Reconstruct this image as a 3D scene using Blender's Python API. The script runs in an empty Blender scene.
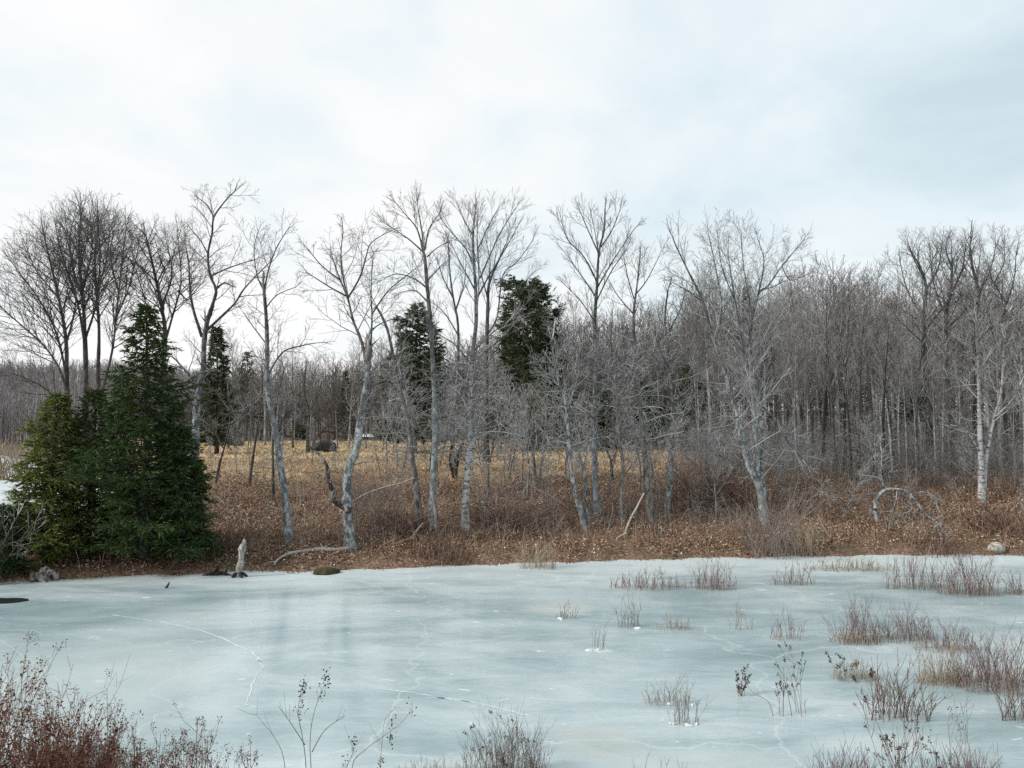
import bpy, math, random
import numpy as np
from mathutils import Vector, Matrix

random.seed(11)
RN = np.random.default_rng(11)
SC = bpy.context.scene
COL = SC.collection
rad = math.radians

# ------------------------------------------------------------------ camera
F, CX, CY = 760.0, 512.0, 384.0
CAMZ, HORIZ = 4.8, 430.0
PITCH = math.atan((HORIZ - CY) / F)
cp, sp = math.cos(PITCH), math.sin(PITCH)
cam_d = bpy.data.cameras.new('camera')
cam = bpy.data.objects.new('camera', cam_d)
COL.objects.link(cam)
cam.location = (0, 0, CAMZ)
cam.rotation_euler = (math.pi / 2 + PITCH, 0, 0)
cam_d.sensor_width = 36.0
cam_d.lens = 36.0 * F / 1024.0
cam_d.clip_start = 0.05
cam_d.clip_end = 5000
SC.camera = cam


def ray(px, py):
    a, b = (px - CX) / F, (CY - py) / F
    return Vector((a, cp - b * sp, sp + b * cp))


def at(px, py, Y):
    d = ray(px, py)
    t = Y / d.y
    return Vector((d.x * t, Y, CAMZ + d.z * t))


def atz(px, py, z=0.0):
    d = ray(px, py)
    t = (z - CAMZ) / d.z
    return Vector((d.x * t, d.y * t, z))


# ------------------------------------------------------------------ terrain
_sh = [atz(px, py) for px, py in ((0, 583), (60, 579), (130, 576), (200, 573.5), (260, 571), (330, 571), (400, 568),
                                  (500, 564), (600, 561), (700, 558), (800, 556.5), (900, 555), (1024, 555))]
SHX = np.array([-60, -30] + [p.x for p in _sh] + [45, 120])
SHY = np.array([14.0, 20.5] + [p.y for p in _sh] + [30.5, 27.0])


def smooth(a, b, x):
    t = np.clip((x - a) / (b - a), 0, 1)
    return t * t * (3 - 2 * t)


def shore(x):
    return np.interp(x, SHX, SHY) + 0.12 * np.sin(x * 1.9) + 0.10 * np.sin(x * 4.7 + 1)


def near_shore(x):
    return 10.0 + 0.25 * np.sin(x * 0.9) + 0.12 * np.sin(x * 2.7 + 2) + 0.95 * np.exp(-((x + 1.15) / 0.75) ** 2) - 0.035 * np.abs(x)


def wob(x, y):
    return (np.sin(x * 1.31 + y * 0.7) + np.sin(x * 0.57 - y * 1.13 + 2) + np.sin(x * 2.3 + y * 2.9 + 1) * 0.6
            + np.sin(x * 4.1 - y * 3.7) * 0.4) * 0.25


def ground(x, y):
    x = np.asarray(x, float)
    y = np.asarray(y, float)
    d = y - shore(x)
    far = np.interp(d, [-3, -0.6, 0, 0.6, 2, 4, 8, 14, 20, 55, 100, 180, 300], [-0.5, -0.35, 0.0, 0.28, 0.48, 0.85, 1.6, 2.55, 2.95, 3.35, 4.0, 6.0, 9.0])
    low = np.interp(d, [-3, -0.6, 0, 0.6, 2, 6, 30, 120, 300], [-0.5, -0.35, 0.0, 0.25, 0.4, 0.5, 0.55, 1.5, 6])
    L = smooth(-0.49, -0.58, x / np.maximum(y, 8)) * smooth(20, 26, y)
    far = far * (1 - L) + low * L
    rough = smooth(0.4, 3, d) * (1 - smooth(120, 250, d))
    far = far + rough * (0.16 * wob(x, y) + 0.05 * wob(x * 3.1, y * 3.3)) * (1 - 0.85 * L)
    hill = 21 * smooth(210, 430, y) * smooth(-70, -230, x) + 5 * smooth(150, 400, y) + 3 * smooth(300, 600, y) * np.sin(x * 0.011)
    far = far + hill
    e = near_shore(x) - y
    nr = np.interp(e, [-2, -0.5, 0, 0.35, 1.2, 3, 7, 9, 30], [-0.5, -0.35, 0.0, 0.12, 0.4, 1.1, 2.7, 3.15, 3.2])
    nr = nr + smooth(0.2, 1.5, e) * 0.1 * wob(x * 2, y * 2)
    return np.where(d > -3, np.maximum(far, -0.5), np.maximum(nr, -0.5))


def gz(x, y):
    return float(ground(x, y))


def on_ground(px, py):
    d = ray(px, py)
    o = Vector((0, 0, CAMZ))
    t = 9.0
    while t < 300:
        p = o + d * t
        if p.z < gz(p.x, p.y):
            break
        t += 0.05
    p.z = gz(p.x, p.y)
    return p


# ------------------------------------------------------------------ materials
def new_mat(name):
    m = bpy.data.materials.new(name)
    m.use_nodes = True
    nt = m.node_tree
    nt.nodes.clear()
    out = nt.nodes.new('ShaderNodeOutputMaterial')
    b = nt.nodes.new('ShaderNodeBsdfPrincipled')
    nt.links.new(b.outputs[0], out.inputs[0])
    b.inputs['Roughness'].default_value = 0.9
    b.inputs['Specular IOR Level'].default_value = 0.2
    return m, nt, b


def ramp(nt, fac, stops, interp='LINEAR'):
    r = nt.nodes.new('ShaderNodeValToRGB')
    r.color_ramp.interpolation = interp
    el = r.color_ramp.elements
    while len(el) < len(stops):
        el.new(0.5)
    for e, (p, c) in zip(el, stops):
        e.position = p
        e.color = (c[0], c[1], c[2], 1)
    nt.links.new(fac, r.inputs[0])
    return r.outputs[0]


def noise(nt, vec, scale, detail=4, rough=0.55, dist=0.0):
    n = nt.nodes.new('ShaderNodeTexNoise')
    n.inputs['Scale'].default_value = scale
    n.inputs['Detail'].default_value = detail
    n.inputs['Roughness'].default_value = rough
    n.inputs['Distortion'].default_value = dist
    if vec is not None:
        nt.links.new(vec, n.inputs['Vector'])
    return n.outputs[0]


def coords(nt, scale=(1, 1, 1), which='Object'):
    tc = nt.nodes.new('ShaderNodeTexCoord')
    mp = nt.nodes.new('ShaderNodeMapping')
    mp.inputs['Scale'].default_value = scale
    nt.links.new(tc.outputs[which], mp.inputs['Vector'])
    return mp.outputs[0]


def mix(nt, fac, a, b, mode='MIX'):
    m = nt.nodes.new('ShaderNodeMix')
    m.data_type = 'RGBA'
    m.blend_type = mode
    for s, v in ((m.inputs[0], fac), (m.inputs[6], a), (m.inputs[7], b)):
        if hasattr(v, 'is_output') or isinstance(v, bpy.types.NodeSocket):
            nt.links.new(v, s)
        elif isinstance(v, tuple):
            s.default_value = (v[0], v[1], v[2], 1)
        else:
            s.default_value = v
    return m.outputs[2]


def math_n(nt, op, a, b=None, clamp=False):
    m = nt.nodes.new('ShaderNodeMath')
    m.operation = op
    m.use_clamp = clamp
    for s, v in ((m.inputs[0], a), (m.inputs[1], b)):
        if v is None:
            continue
        if isinstance(v, bpy.types.NodeSocket):
            nt.links.new(v, s)
        else:
            s.default_value = v
    return m.outputs[0]


def bump(nt, b, h, strength=0.5, dist=0.05):
    n = nt.nodes.new('ShaderNodeBump')
    n.inputs['Strength'].default_value = strength
    n.inputs['Distance'].default_value = dist
    nt.links.new(h, n.inputs['Height'])
    nt.links.new(n.outputs[0], b.inputs['Normal'])


def bark(name, c1, c2, scale=(5, 5, 2.2), lo=0.40, hi=0.58, high=None):
    m, nt, b = new_mat(name)
    v = coords(nt, scale)
    n = noise(nt, v, 1.6, 6, 0.65, 0.4)
    n2 = noise(nt, coords(nt, (1, 1, 1)), 0.7, 2)
    c = ramp(nt, n, [(lo, c2), (hi, c1)])
    c = mix(nt, ramp(nt, n2, [(0.35, (0, 0, 0)), (0.7, (0.55, 0.55, 0.55))]), c, tuple(0.55 * a for a in c1))
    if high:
        # pale lichen low down; upper bark colour darkened to paint in backlighting by the sky
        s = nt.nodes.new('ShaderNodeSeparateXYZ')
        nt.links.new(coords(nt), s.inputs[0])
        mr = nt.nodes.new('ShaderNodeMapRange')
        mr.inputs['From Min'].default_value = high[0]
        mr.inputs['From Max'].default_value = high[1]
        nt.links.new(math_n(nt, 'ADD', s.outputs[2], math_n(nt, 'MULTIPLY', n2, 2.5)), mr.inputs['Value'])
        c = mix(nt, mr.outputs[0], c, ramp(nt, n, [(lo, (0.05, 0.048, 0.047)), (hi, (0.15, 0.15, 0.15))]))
    nt.links.new(c, b.inputs['Base Color'])
    bump(nt, b, n, 0.8, 0.04)
    return m


def plain(name, c1, c2, scale=1.5, rough=0.9):
    m, nt, b = new_mat(name)
    n = noise(nt, coords(nt), scale, 3)
    nt.links.new(ramp(nt, n, [(0.35, c1), (0.65, c2)]), b.inputs['Base Color'])
    b.inputs['Roughness'].default_value = rough
    return m


def island(name, stops, rough=0.85, sub=0.0):
    m, nt, b = new_mat(name)
    g = nt.nodes.new('ShaderNodeNewGeometry')
    c = ramp(nt, g.outputs['Random Per Island'], stops)
    nt.links.new(c, b.inputs['Base Color'])
    b.inputs['Roughness'].default_value = rough
    if sub:
        # thin leaves let some light through
        tr = nt.nodes.new('ShaderNodeBsdfTranslucent')
        nt.links.new(c, tr.inputs['Color'])
        ms = nt.nodes.new('ShaderNodeMixShader')
        ms.inputs[0].default_value = sub
        nt.links.new(b.outputs[0], ms.inputs[1])
        nt.links.new(tr.outputs[0], ms.inputs[2])
        nt.links.new(ms.outputs[0], nt.nodes['Material Output'].inputs[0])
    return m


M = {}
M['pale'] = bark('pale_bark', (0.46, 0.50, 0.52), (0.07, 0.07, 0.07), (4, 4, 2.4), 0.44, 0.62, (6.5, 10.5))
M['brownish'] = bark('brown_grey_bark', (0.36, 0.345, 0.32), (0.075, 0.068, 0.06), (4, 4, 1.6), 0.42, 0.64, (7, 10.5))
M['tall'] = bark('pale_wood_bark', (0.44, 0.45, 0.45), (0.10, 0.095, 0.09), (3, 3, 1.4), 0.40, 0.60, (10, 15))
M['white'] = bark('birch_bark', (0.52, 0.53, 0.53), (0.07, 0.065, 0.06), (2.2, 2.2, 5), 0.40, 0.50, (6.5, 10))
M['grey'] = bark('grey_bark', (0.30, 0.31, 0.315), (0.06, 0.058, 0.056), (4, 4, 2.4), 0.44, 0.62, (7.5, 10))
M['snag'] = bark('snag_bark', (0.34, 0.31, 0.28), (0.035, 0.032, 0.03), (3, 3, 2), 0.46, 0.56)
M['dark'] = bark('dark_bark', (0.12, 0.11, 0.105), (0.03, 0.028, 0.026))
M['black'] = bark('rotten_bark', (0.06, 0.055, 0.05), (0.012, 0.011, 0.01))
M['dead'] = bark('weathered_wood', (0.52, 0.48, 0.43), (0.2, 0.17, 0.14), (8, 8, 2), 0.3, 0.6)
M['twig'] = island('grey_twigs', [(0, (0.13, 0.125, 0.12)), (0.5, (0.30, 0.30, 0.30)), (0.85, (0.46, 0.47, 0.48)), (1, (0.6, 0.61, 0.61))])
M['twig_mid'] = island('middle_twigs', [(0, (0.075, 0.07, 0.068)), (0.55, (0.20, 0.19, 0.185)), (1, (0.40, 0.39, 0.385))])
M['twig_dark'] = island('dark_twigs', [(0, (0.055, 0.05, 0.048)), (0.6, (0.115, 0.108, 0.105)), (1, (0.22, 0.21, 0.21))])
M['twig_far'] = island('far_twigs', [(0, (0.05, 0.04, 0.036)), (0.6, (0.125, 0.105, 0.098)), (1, (0.25, 0.22, 0.21))])
M['hillside'] = island('hillside_twigs', [(0, (0.13, 0.115, 0.115)), (0.6, (0.23, 0.21, 0.215)), (1, (0.34, 0.32, 0.32))])
M['purple'] = island('purple_stems', [(0, (0.11, 0.065, 0.07)), (0.45, (0.21, 0.14, 0.145)), (0.8, (0.31, 0.245, 0.23)), (1, (0.46, 0.40, 0.33))])
M['straw'] = island('straw_stems', [(0, (0.13, 0.10, 0.075)), (0.4, (0.30, 0.24, 0.17)), (1, (0.52, 0.44, 0.31))])
M['brownstem'] = island('brown_stems', [(0, (0.06, 0.035, 0.03)), (0.5, (0.15, 0.085, 0.065)), (1, (0.36, 0.26, 0.2))])
M['greystem'] = island('grey_stems', [(0, (0.10, 0.085, 0.08)), (0.6, (0.22, 0.19, 0.17)), (1, (0.36, 0.33, 0.29))])
M['rustleaf'] = island('rust_leaves', [(0, (0.035, 0.014, 0.010)), (0.5, (0.13, 0.042, 0.026)), (0.85, (0.24, 0.09, 0.055)), (1, (0.34, 0.19, 0.12))], 0.8, 0.25)
M['seed'] = island('seed_heads', [(0, (0.018, 0.013, 0.012)), (0.7, (0.055, 0.035, 0.03)), (1, (0.13, 0.08, 0.06))])
M['needle'] = island('dark_needles', [(0, (0.014, 0.030, 0.012)), (0.5, (0.038, 0.072, 0.022)), (0.9, (0.090, 0.135, 0.038)), (1, (0.14, 0.12, 0.06))], 0.65, 0.25)
M['needle_g'] = island('green_needles', [(0, (0.016, 0.032, 0.011)), (0.55, (0.045, 0.075, 0.022)), (1, (0.13, 0.16, 0.045))], 0.7, 0.15)
M['needle_y'] = island('yellow_green_needles', [(0, (0.026, 0.048, 0.016)), (0.45, (0.095, 0.13, 0.034)), (1, (0.32, 0.33, 0.085))], 0.7, 0.3)
M['needle_far'] = island('olive_needles', [(0, (0.026, 0.038, 0.020)), (0.55, (0.066, 0.090, 0.046)), (1, (0.15, 0.165, 0.09))], 0.8, 0.15)
M['needle_brown'] = island('brown_needles', [(0, (0.04, 0.028, 0.022)), (0.6, (0.075, 0.058, 0.045)), (1, (0.12, 0.1, 0.07))], 0.8)
M['litter'] = island('fallen_leaves', [(0, (0.075, 0.044, 0.031)), (0.3, (0.19, 0.108, 0.072)), (0.65, (0.33, 0.205, 0.14)), (0.9, (0.52, 0.39, 0.28)), (1, (0.72, 0.64, 0.53))], 0.75, 0.1)
M['bracken'] = island('dry_bracken', [(0, (0.085, 0.046, 0.032)), (0.4, (0.25, 0.135, 0.085)), (0.75, (0.43, 0.28, 0.185)), (1, (0.66, 0.56, 0.44))])
M['fieldgrass'] = island('tan_grass', [(0, (0.34, 0.235, 0.135)), (0.5, (0.57, 0.435, 0.265)), (1, (0.74, 0.61, 0.41))])
M['moss'] = plain('moss', (0.05, 0.06, 0.02), (0.11, 0.11, 0.035), 6)
M['mossdark'] = plain('dark_moss', (0.03, 0.026, 0.014), (0.075, 0.068, 0.03), 9)
M['rock'] = bark('pale_rock', (0.5, 0.47, 0.42), (0.13, 0.115, 0.10), (4, 4, 4), 0.42, 0.62)
M['darkrock'] = bark('dark_rock', (0.075, 0.075, 0.07), (0.022, 0.022, 0.02), (2, 2, 2), 0.35, 0.65)
M['stumpwood'] = bark('stump_wood', (0.52, 0.50, 0.47), (0.1, 0.085, 0.07), (7, 7, 3), 0.35, 0.6)
M['snow'] = plain('snow_crust', (0.58, 0.64, 0.65), (0.70, 0.74, 0.75), 5, 0.7)
M['crack'] = plain('white_crack', (0.50, 0.58, 0.59), (0.62, 0.69, 0.70), 5, 0.5)
M['whitepaint'] = plain('white_roof', (0.72, 0.73, 0.74), (0.8, 0.81, 0.82), 2, 0.5)
M['greyboard'] = plain('grey_boards', (0.32, 0.33, 0.35), (0.42, 0.43, 0.45), 3)
M['rustboard'] = plain('rust_boards', (0.36, 0.15, 0.075), (0.46, 0.22, 0.12), 3)
M['darkopen'] = plain('dark_opening', (0.02, 0.02, 0.022), (0.03, 0.03, 0.03), 2)


# ------------------------------------------------------------------ mesh helpers
class Mesh:
    """collects tubes and loose faces, builds one mesh object"""

    def __init__(self):
        self.lines = {}
        self.tri = []
        self.quad = []

    def tube(self, pts, r0, r1=None, sides=3):
        n = len(pts)
        if hasattr(r0, '__len__'):
            rr = list(r0)
        else:
            rr = [r0 + (r1 - r0) * i / (n - 1) for i in range(n)]
        self.lines.setdefault((n, sides), []).append(([tuple(p) for p in pts], rr))

    def quads(self, arr):
        self.quad.append(np.asarray(arr, float).reshape(-1, 4, 3))

    def tris(self, arr):
        self.tri.append(np.asarray(arr, float).reshape(-1, 3, 3))

    def data(self, name, mat, smooth_=True):
        V, loops, starts = [], [], []
        base, lb = 0, 0
        for (n, s), items in self.lines.items():
            P = np.array([i[0] for i in items], float)
            R = np.array([i[1] for i in items], float)
            K = len(items)
            T = np.empty_like(P)
            T[:, 1:-1] = P[:, 2:] - P[:, :-2]
            T[:, 0] = P[:, 1] - P[:, 0]
            T[:, -1] = P[:, -1] - P[:, -2]
            T /= np.linalg.norm(T, axis=2, keepdims=True) + 1e-9
            md = P[:, -1] - P[:, 0]
            ref = np.zeros((K, 3))
            ax = np.argmin(np.abs(md), axis=1)
            ref[np.arange(K), ax] = 1
            U = np.cross(T, ref[:, None, :])
            U /= np.linalg.norm(U, axis=2, keepdims=True) + 1e-9
            W = np.cross(T, U)
            a = np.arange(s) * 2 * math.pi / s
            ring = (P[:, :, None, :] + R[:, :, None, None] * (np.cos(a)[None, None, :, None] * U[:, :, None, :]
                                                                + np.sin(a)[None, None, :, None] * W[:, :, None, :]))
            V.append(ring.reshape(-1, 3))
            k = np.arange(K)[:, None, None] * (n * s)
            i = np.arange(n - 1)[None, :, None] * s
            j = np.arange(s)[None, None, :]
            j2 = (j + 1) % s
            q = np.stack([k + i + j, k + i + j2, k + i + s + j2, k + i + s + j], axis=-1).reshape(-1, 4) + base
            loops.append(q.reshape(-1))
            starts.append(lb + np.arange(len(q)) * 4)
            lb += q.size
            if s > 3:
                k1 = np.arange(K)[:, None] * (n * s)
                for off, rev in ((0, True), ((n - 1) * s, False)):
                    c = k1 + off + np.arange(s)[None, :] + base
                    if rev:
                        c = c[:, ::-1]
                    loops.append(c.reshape(-1))
                    starts.append(lb + np.arange(K) * s)
                    lb += c.size
            base += K * n * s
        for arr, m in ((self.quad, 4), (self.tri, 3)):
            if arr:
                A = np.concatenate(arr)
                V.append(A.reshape(-1, 3))
                loops.append(np.arange(len(A) * m) + base)
                starts.append(lb + np.arange(len(A)) * m)
                base += len(A) * m
                lb += len(A) * m
        V = np.concatenate(V)
        L = np.concatenate(loops).astype(np.int32)
        S = np.concatenate(starts).astype(np.int32)
        me = bpy.data.meshes.new(name)
        me.vertices.add(len(V))
        me.vertices.foreach_set('co', V.astype(np.float32).ravel())
        me.loops.add(len(L))
        me.loops.foreach_set('vertex_index', L)
        me.polygons.add(len(S))
        me.polygons.foreach_set('loop_start', S)
        if smooth_:
            me.polygons.foreach_set('use_smooth', np.ones(len(S), dtype=bool))
        me.update(calc_edges=True)
        me.materials.append(mat)
        return me

    def empty(self):
        return not (self.lines or self.tri or self.quad)

    def build(self, name, mat, parent=None, smooth_=True):
        o = bpy.data.objects.new(name, self.data(name, mat, smooth_))
        COL.objects.link(o)
        if parent is not None:
            o.parent = parent
            o.matrix_parent_inverse = Matrix.Translation(-parent.location)
        return o


def tag(o, label=None, cat=None, group=None, kind=None):
    if label:
        o['label'] = label
    if cat:
        o['category'] = cat
    if group:
        o['group'] = group
    if kind:
        o['kind'] = kind
    return o


def thing(name, loc, label, cat, group=None):
    o = bpy.data.objects.new(name, None)
    o.empty_display_size = 0.3
    COL.objects.link(o)
    o.location = loc
    return tag(o, label, cat, group)


def dup(root, loc, rz, sc, label, group=None, cat=None):
    r = root.copy()
    COL.objects.link(r)
    r.location = loc
    r.rotation_euler = (0, 0, rz)
    r.scale = sc if hasattr(sc, '__len__') else (sc, sc, sc)
    tag(r, label, cat, group)
    for ch in list(root.children):
        c = ch.copy()
        COL.objects.link(c)
        c.parent = r
    return r


def perp(d):
    a = Vector((0, 0, 1)) if abs(d.z) < 0.9 else Vector((1, 0, 0))
    u = d.cross(a).normalized()
    return u, d.cross(u)


U = random.uniform


def deviate(d, ang, az=None):
    u, v = perp(d)
    az = U(0, 6.283) if az is None else az
    return (d * math.cos(ang) + (u * math.cos(az) + v * math.sin(az)) * math.sin(ang)).normalized()


def branch(mb, p, d, L, r, lev, q):
    """recursive twig; q: dict wig, up, ang, kids, rat, tip"""
    n = 5 if lev > 1 else 4
    if lev == 0:
        n = 3
    pts = [p.copy()]
    dirs = [d]
    step = L / n
    x = p.copy()
    for i in range(n):
        d = d + Vector((U(-1, 1), U(-1, 1), U(-1, 1))) * q['wig']
        d.z += q['up']
        d.normalize()
        x = x + d * step
        pts.append(x)
        dirs.append(d)
    r1 = max(q['tip'], r * 0.35)
    if lev == 0:
        r1 = q['tip']
    mb.tube(pts, r, r1, 3)
    if lev == 0:
        return
    kids = q['kids'][lev - 1]
    az0 = U(0, 6.28)
    for k in range(kids):
        f = 0.2 + 0.8 * (k + U(0.1, 0.9)) / kids
        i = min(n - 1, int(f * n))
        pp = pts[i].lerp(pts[i + 1], f * n - i)
        az0 += 2.4
        nd = deviate(dirs[i + 1], q['ang'] * U(0.6, 1.25), az0)
        branch(mb, pp, nd, L * q['rat'] * U(0.6, 1.2) * (1.15 - 0.6 * f), max(q['tip'], r * (1 - 0.65 * f) * 0.62), lev - 1, q)


def sprout(mb, pts, rs, n, f0, f1, Lc, q, lev=2, tip=2, dirbias=None, taper=0.5):
    """n branches along a polyline, and a few carrying on at its tip"""
    pts = [Vector(p) for p in pts]
    seg = [(pts[i + 1] - pts[i]).length for i in range(len(pts) - 1)]
    tot = sum(seg)
    az = U(0, 6.28)
    for k in range(n):
        f = f0 + (f1 - f0) * (k + U(0, 1)) / n
        s = f * tot
        i = 0
        while i < len(seg) - 1 and s > seg[i]:
            s -= seg[i]
            i += 1
        t = min(1, s / seg[i])
        p = pts[i].lerp(pts[i + 1], t)
        r = rs[i] + (rs[i + 1] - rs[i]) * t
        tg = (pts[i + 1] - pts[i]).normalized()
        az += 2.4 + U(-0.5, 0.5)
        d = deviate(tg, q['ang'] * U(0.75, 1.25), az)
        if dirbias:
            d = (d + Vector(dirbias)).normalized()
        g = (f - f0) / max(1e-3, f1 - f0)
        branch(mb, p, d, Lc * U(0.55, 1.2) * (1 - taper * g), max(q['tip'], min(r * 0.6, Lc * 0.014)), lev, q)
    tg = (pts[-1] - pts[-2]).normalized()
    for k in range(tip):
        branch(mb, pts[-1], deviate(tg, U(0.05, 0.45)), Lc * U(0.3, 0.55), max(q['tip'], rs[-1]), max(1, lev - 1), q)


Q = {
    'fan': dict(wig=0.055, up=0.055, ang=0.55, kids=(4, 5, 6), rat=0.62, tip=0.0048),
    'gnarl': dict(wig=0.17, up=0.035, ang=0.80, kids=(4, 5, 5), rat=0.60, tip=0.0048),
    'shag': dict(wig=0.13, up=-0.03, ang=1.15, kids=(4, 5, 5), rat=0.55, tip=0.0052),
    'dense': dict(wig=0.12, up=0.045, ang=0.70, kids=(4, 6, 6), rat=0.60, tip=0.0052),
    'droop': dict(wig=0.15, up=-0.10, ang=0.8, kids=(4, 4, 4), rat=0.6, tip=0.006),
    'far': dict(wig=0.12, up=0.05, ang=0.62, kids=(4, 5, 5), rat=0.58, tip=0.008),
}


def smooth_line(pts, rs, sub=3):
    """Catmull-Rom through traced points"""
    P = [Vector(p) for p in pts]
    out, ro = [], []
    n = len(P)
    for i in range(n - 1):
        a, b, c, d = P[max(0, i - 1)], P[i], P[i + 1], P[min(n - 1, i + 2)]
        for k in range(sub):
            t = k / sub
            out.append(0.5 * ((2 * b) + (c - a) * t + (2 * a - 5 * b + 4 * c - d) * t * t + (3 * b - a - 3 * c + d) * t ** 3))
            ro.append(rs[i] + (rs[i + 1] - rs[i]) * t)
    out.append(P[-1])
    ro.append(rs[-1])
    return out, ro


def hero(name, label, base, limbs, q='gnarl', mat='pale', lmat=None, tmat='twig', dens=1.6, Lc=2.2, shag=None, lev=2,
         group='bare trees along the far bank', Y=None, flare=1.25, cat='bare tree', depth=0.35, seed=0, f0=0.25):
    """a tree whose trunk and limbs follow the photograph; limbs[0] is the trunk; widths in pixels"""
    random.seed(seed + int(base[0] * 7 + base[1]))
    if Y is None:
        g = on_ground(*base)
        Y = g.y
    else:
        g = at(base[0], base[1], Y)
        g.z = gz(g.x, g.y)
    px = Y / F
    root = thing(name, g, label, cat, group)
    cr = Mesh()
    for li, (pp, w0, w1) in enumerate(limbs):
        k = len(pp)
        slope = 0 if li == 0 else U(-1, 1) * depth
        acc = 0.0
        pts, rs = [], []
        prev = None
        for i, (x, y) in enumerate(pp):
            if prev:
                acc += math.hypot(x - prev[0], y - prev[1]) * px
            prev = (x, y)
            p = at(x, y, Y + slope * acc * min(1, 0.4 + 0.6 * acc))
            if name == 'bowed_tree' and y > 518 and x > 880 and p.z < gz(p.x, p.y) + 0.12:
                p = on_ground(x, y) + Vector((0, -0.15, 0.08))
            pts.append(p)
            rs.append(0.5 * px * (w0 + (w1 - w0) * (i / (k - 1)) ** 0.8) * (1.0 if li == 0 else 0.82))
        if li == 0:
            pts[0].z = min(pts[0].z, g.z + 0.05)
            pts.insert(0, Vector((pts[0].x, pts[0].y, g.z - 0.25)))
            rs.insert(0, rs[0] * (flare + 0.35))
            rs[1] *= 1.22
        sp_, sr = smooth_line(pts, rs, 4)
        sr = [a * U(0.9, 1.1) for a in sr]
        mb = Mesh()
        mb.tube(sp_, sr, None, 9 if w0 > 4 else 6)
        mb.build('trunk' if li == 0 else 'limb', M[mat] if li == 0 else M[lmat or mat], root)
        Lm = sum((pts[i + 1] - pts[i]).length for i in range(len(pts) - 1))
        if dens > 0:
            if li == 0:
                a = 0.62 if len(limbs) > 1 else 0.45
                sprout(cr, sp_, sr, int(dens * Lm * (1 - a)), a, 1.0, Lc, Q[q], lev)
            else:
                sprout(cr, sp_, sr, max(3, int(dens * Lm)), f0, 1.0, min(Lc, Lm * 0.75), Q[q], lev)
        if shag and li == 0:
            ns, sa, sb, sl = shag
            sprout(cr, sp_, sr, ns, sa, sb, sl, Q['shag'], 2, 0)
    if not cr.empty():
        cr.build('crown', M[tmat], root)
    return root

# ------------------------------------------------------------------ sky and light
W = bpy.data.worlds.new('World')
SC.world = W
W.use_nodes = True
nt = W.node_tree
nt.nodes.clear()
wo = nt.nodes.new('ShaderNodeOutputWorld')
bg = nt.nodes.new('ShaderNodeBackground')
bg.inputs['Strength'].default_value = 0.1
nt.links.new(bg.outputs[0], wo.inputs[0])
SUN_EL, SUN_AZ = rad(34), rad(248)          # azimuth clockwise from +Y: low on the left, a little behind the viewer
sky = nt.nodes.new('ShaderNodeTexSky')
sky.sky_type = 'NISHITA'
sky.sun_disc = False
sky.sun_elevation = SUN_EL
sky.sun_rotation = SUN_AZ
tc = nt.nodes.new('ShaderNodeTexCoord')
sx = nt.nodes.new('ShaderNodeSeparateXYZ')
nt.links.new(tc.outputs['Generated'], sx.inputs[0])
zz = math_n(nt, 'ADD', math_n(nt, 'MAXIMUM', sx.outputs[2], 0.0), 0.32)
cb = nt.nodes.new('ShaderNodeCombineXYZ')
nt.links.new(math_n(nt, 'DIVIDE', sx.outputs[0], zz), cb.inputs[0])
nt.links.new(math_n(nt, 'DIVIDE', sx.outputs[1], zz), cb.inputs[1])
n1 = noise(nt, cb.outputs[0], 1.25, 6, 0.52, 0.35)
n2 = noise(nt, cb.outputs[0], 3.1, 5, 0.55, 0.5)
nn = math_n(nt, 'ADD', math_n(nt, 'MULTIPLY', n1, 0.64), math_n(nt, 'MULTIPLY', n2, 0.36))
# thinner, brighter cloud towards the hidden sun on the left
side = math_n(nt, 'MULTIPLY', sx.outputs[0], -0.17)
low = math_n(nt, 'MULTIPLY', sx.outputs[2], -0.16)
fac = math_n(nt, 'ADD', math_n(nt, 'ADD', nn, side), low, True)
cl = ramp(nt, fac, [(0.20, (0.44, 0.535, 0.585)), (0.33, (0.54, 0.62, 0.66)), (0.42, (0.615, 0.672, 0.694)), (0.48, (0.68, 0.70, 0.706)), (0.58, (0.735, 0.728, 0.725))])
cl10 = mix(nt, 1.0, cl, (10.0, 10.0, 10.0), 'MULTIPLY')
nt.links.new(mix(nt, 0.955, sky.outputs[0], cl10), bg.inputs[0])

sd = bpy.data.lights.new('sun', 'SUN')
sd.energy = 2.2
sd.angle = rad(12)
sd.color = (1.0, 0.95, 0.87)
so = bpy.data.objects.new('sun', sd)
COL.objects.link(so)
sdir = Vector((math.sin(SUN_AZ) * math.cos(SUN_EL), math.cos(SUN_AZ) * math.cos(SUN_EL), math.sin(SUN_EL)))
so.rotation_euler = sdir.to_track_quat('Z', 'Y').to_euler()
so.location = (-30, -20, 40)

SC.view_settings.view_transform = 'Standard'
SC.view_settings.look = 'None'
SC.view_settings.gamma = 1.0
SC.view_settings.exposure = 0.5
SC.cycles.max_bounces = 5
SC.cycles.diffuse_bounces = 3
SC.cycles.glossy_bounces = 2
SC.cycles.use_denoising = False
SC.cycles.sample_clamp_indirect = 4.0
SC.cycles.sample_clamp_direct = 12.0


# ------------------------------------------------------------------ ground sheet
def axis(a, b, step, far, growth=1.09):
    v = list(np.arange(a, b + 1e-6, step))
    s, x = step, b
    while x < far:
        s *= growth
        x += s
        v.append(x)
    s, x = step, a
    lo = []
    while x > -far:
        s *= growth
        x -= s
        lo.append(x)
    return np.array(lo[::-1] + v)


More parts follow.
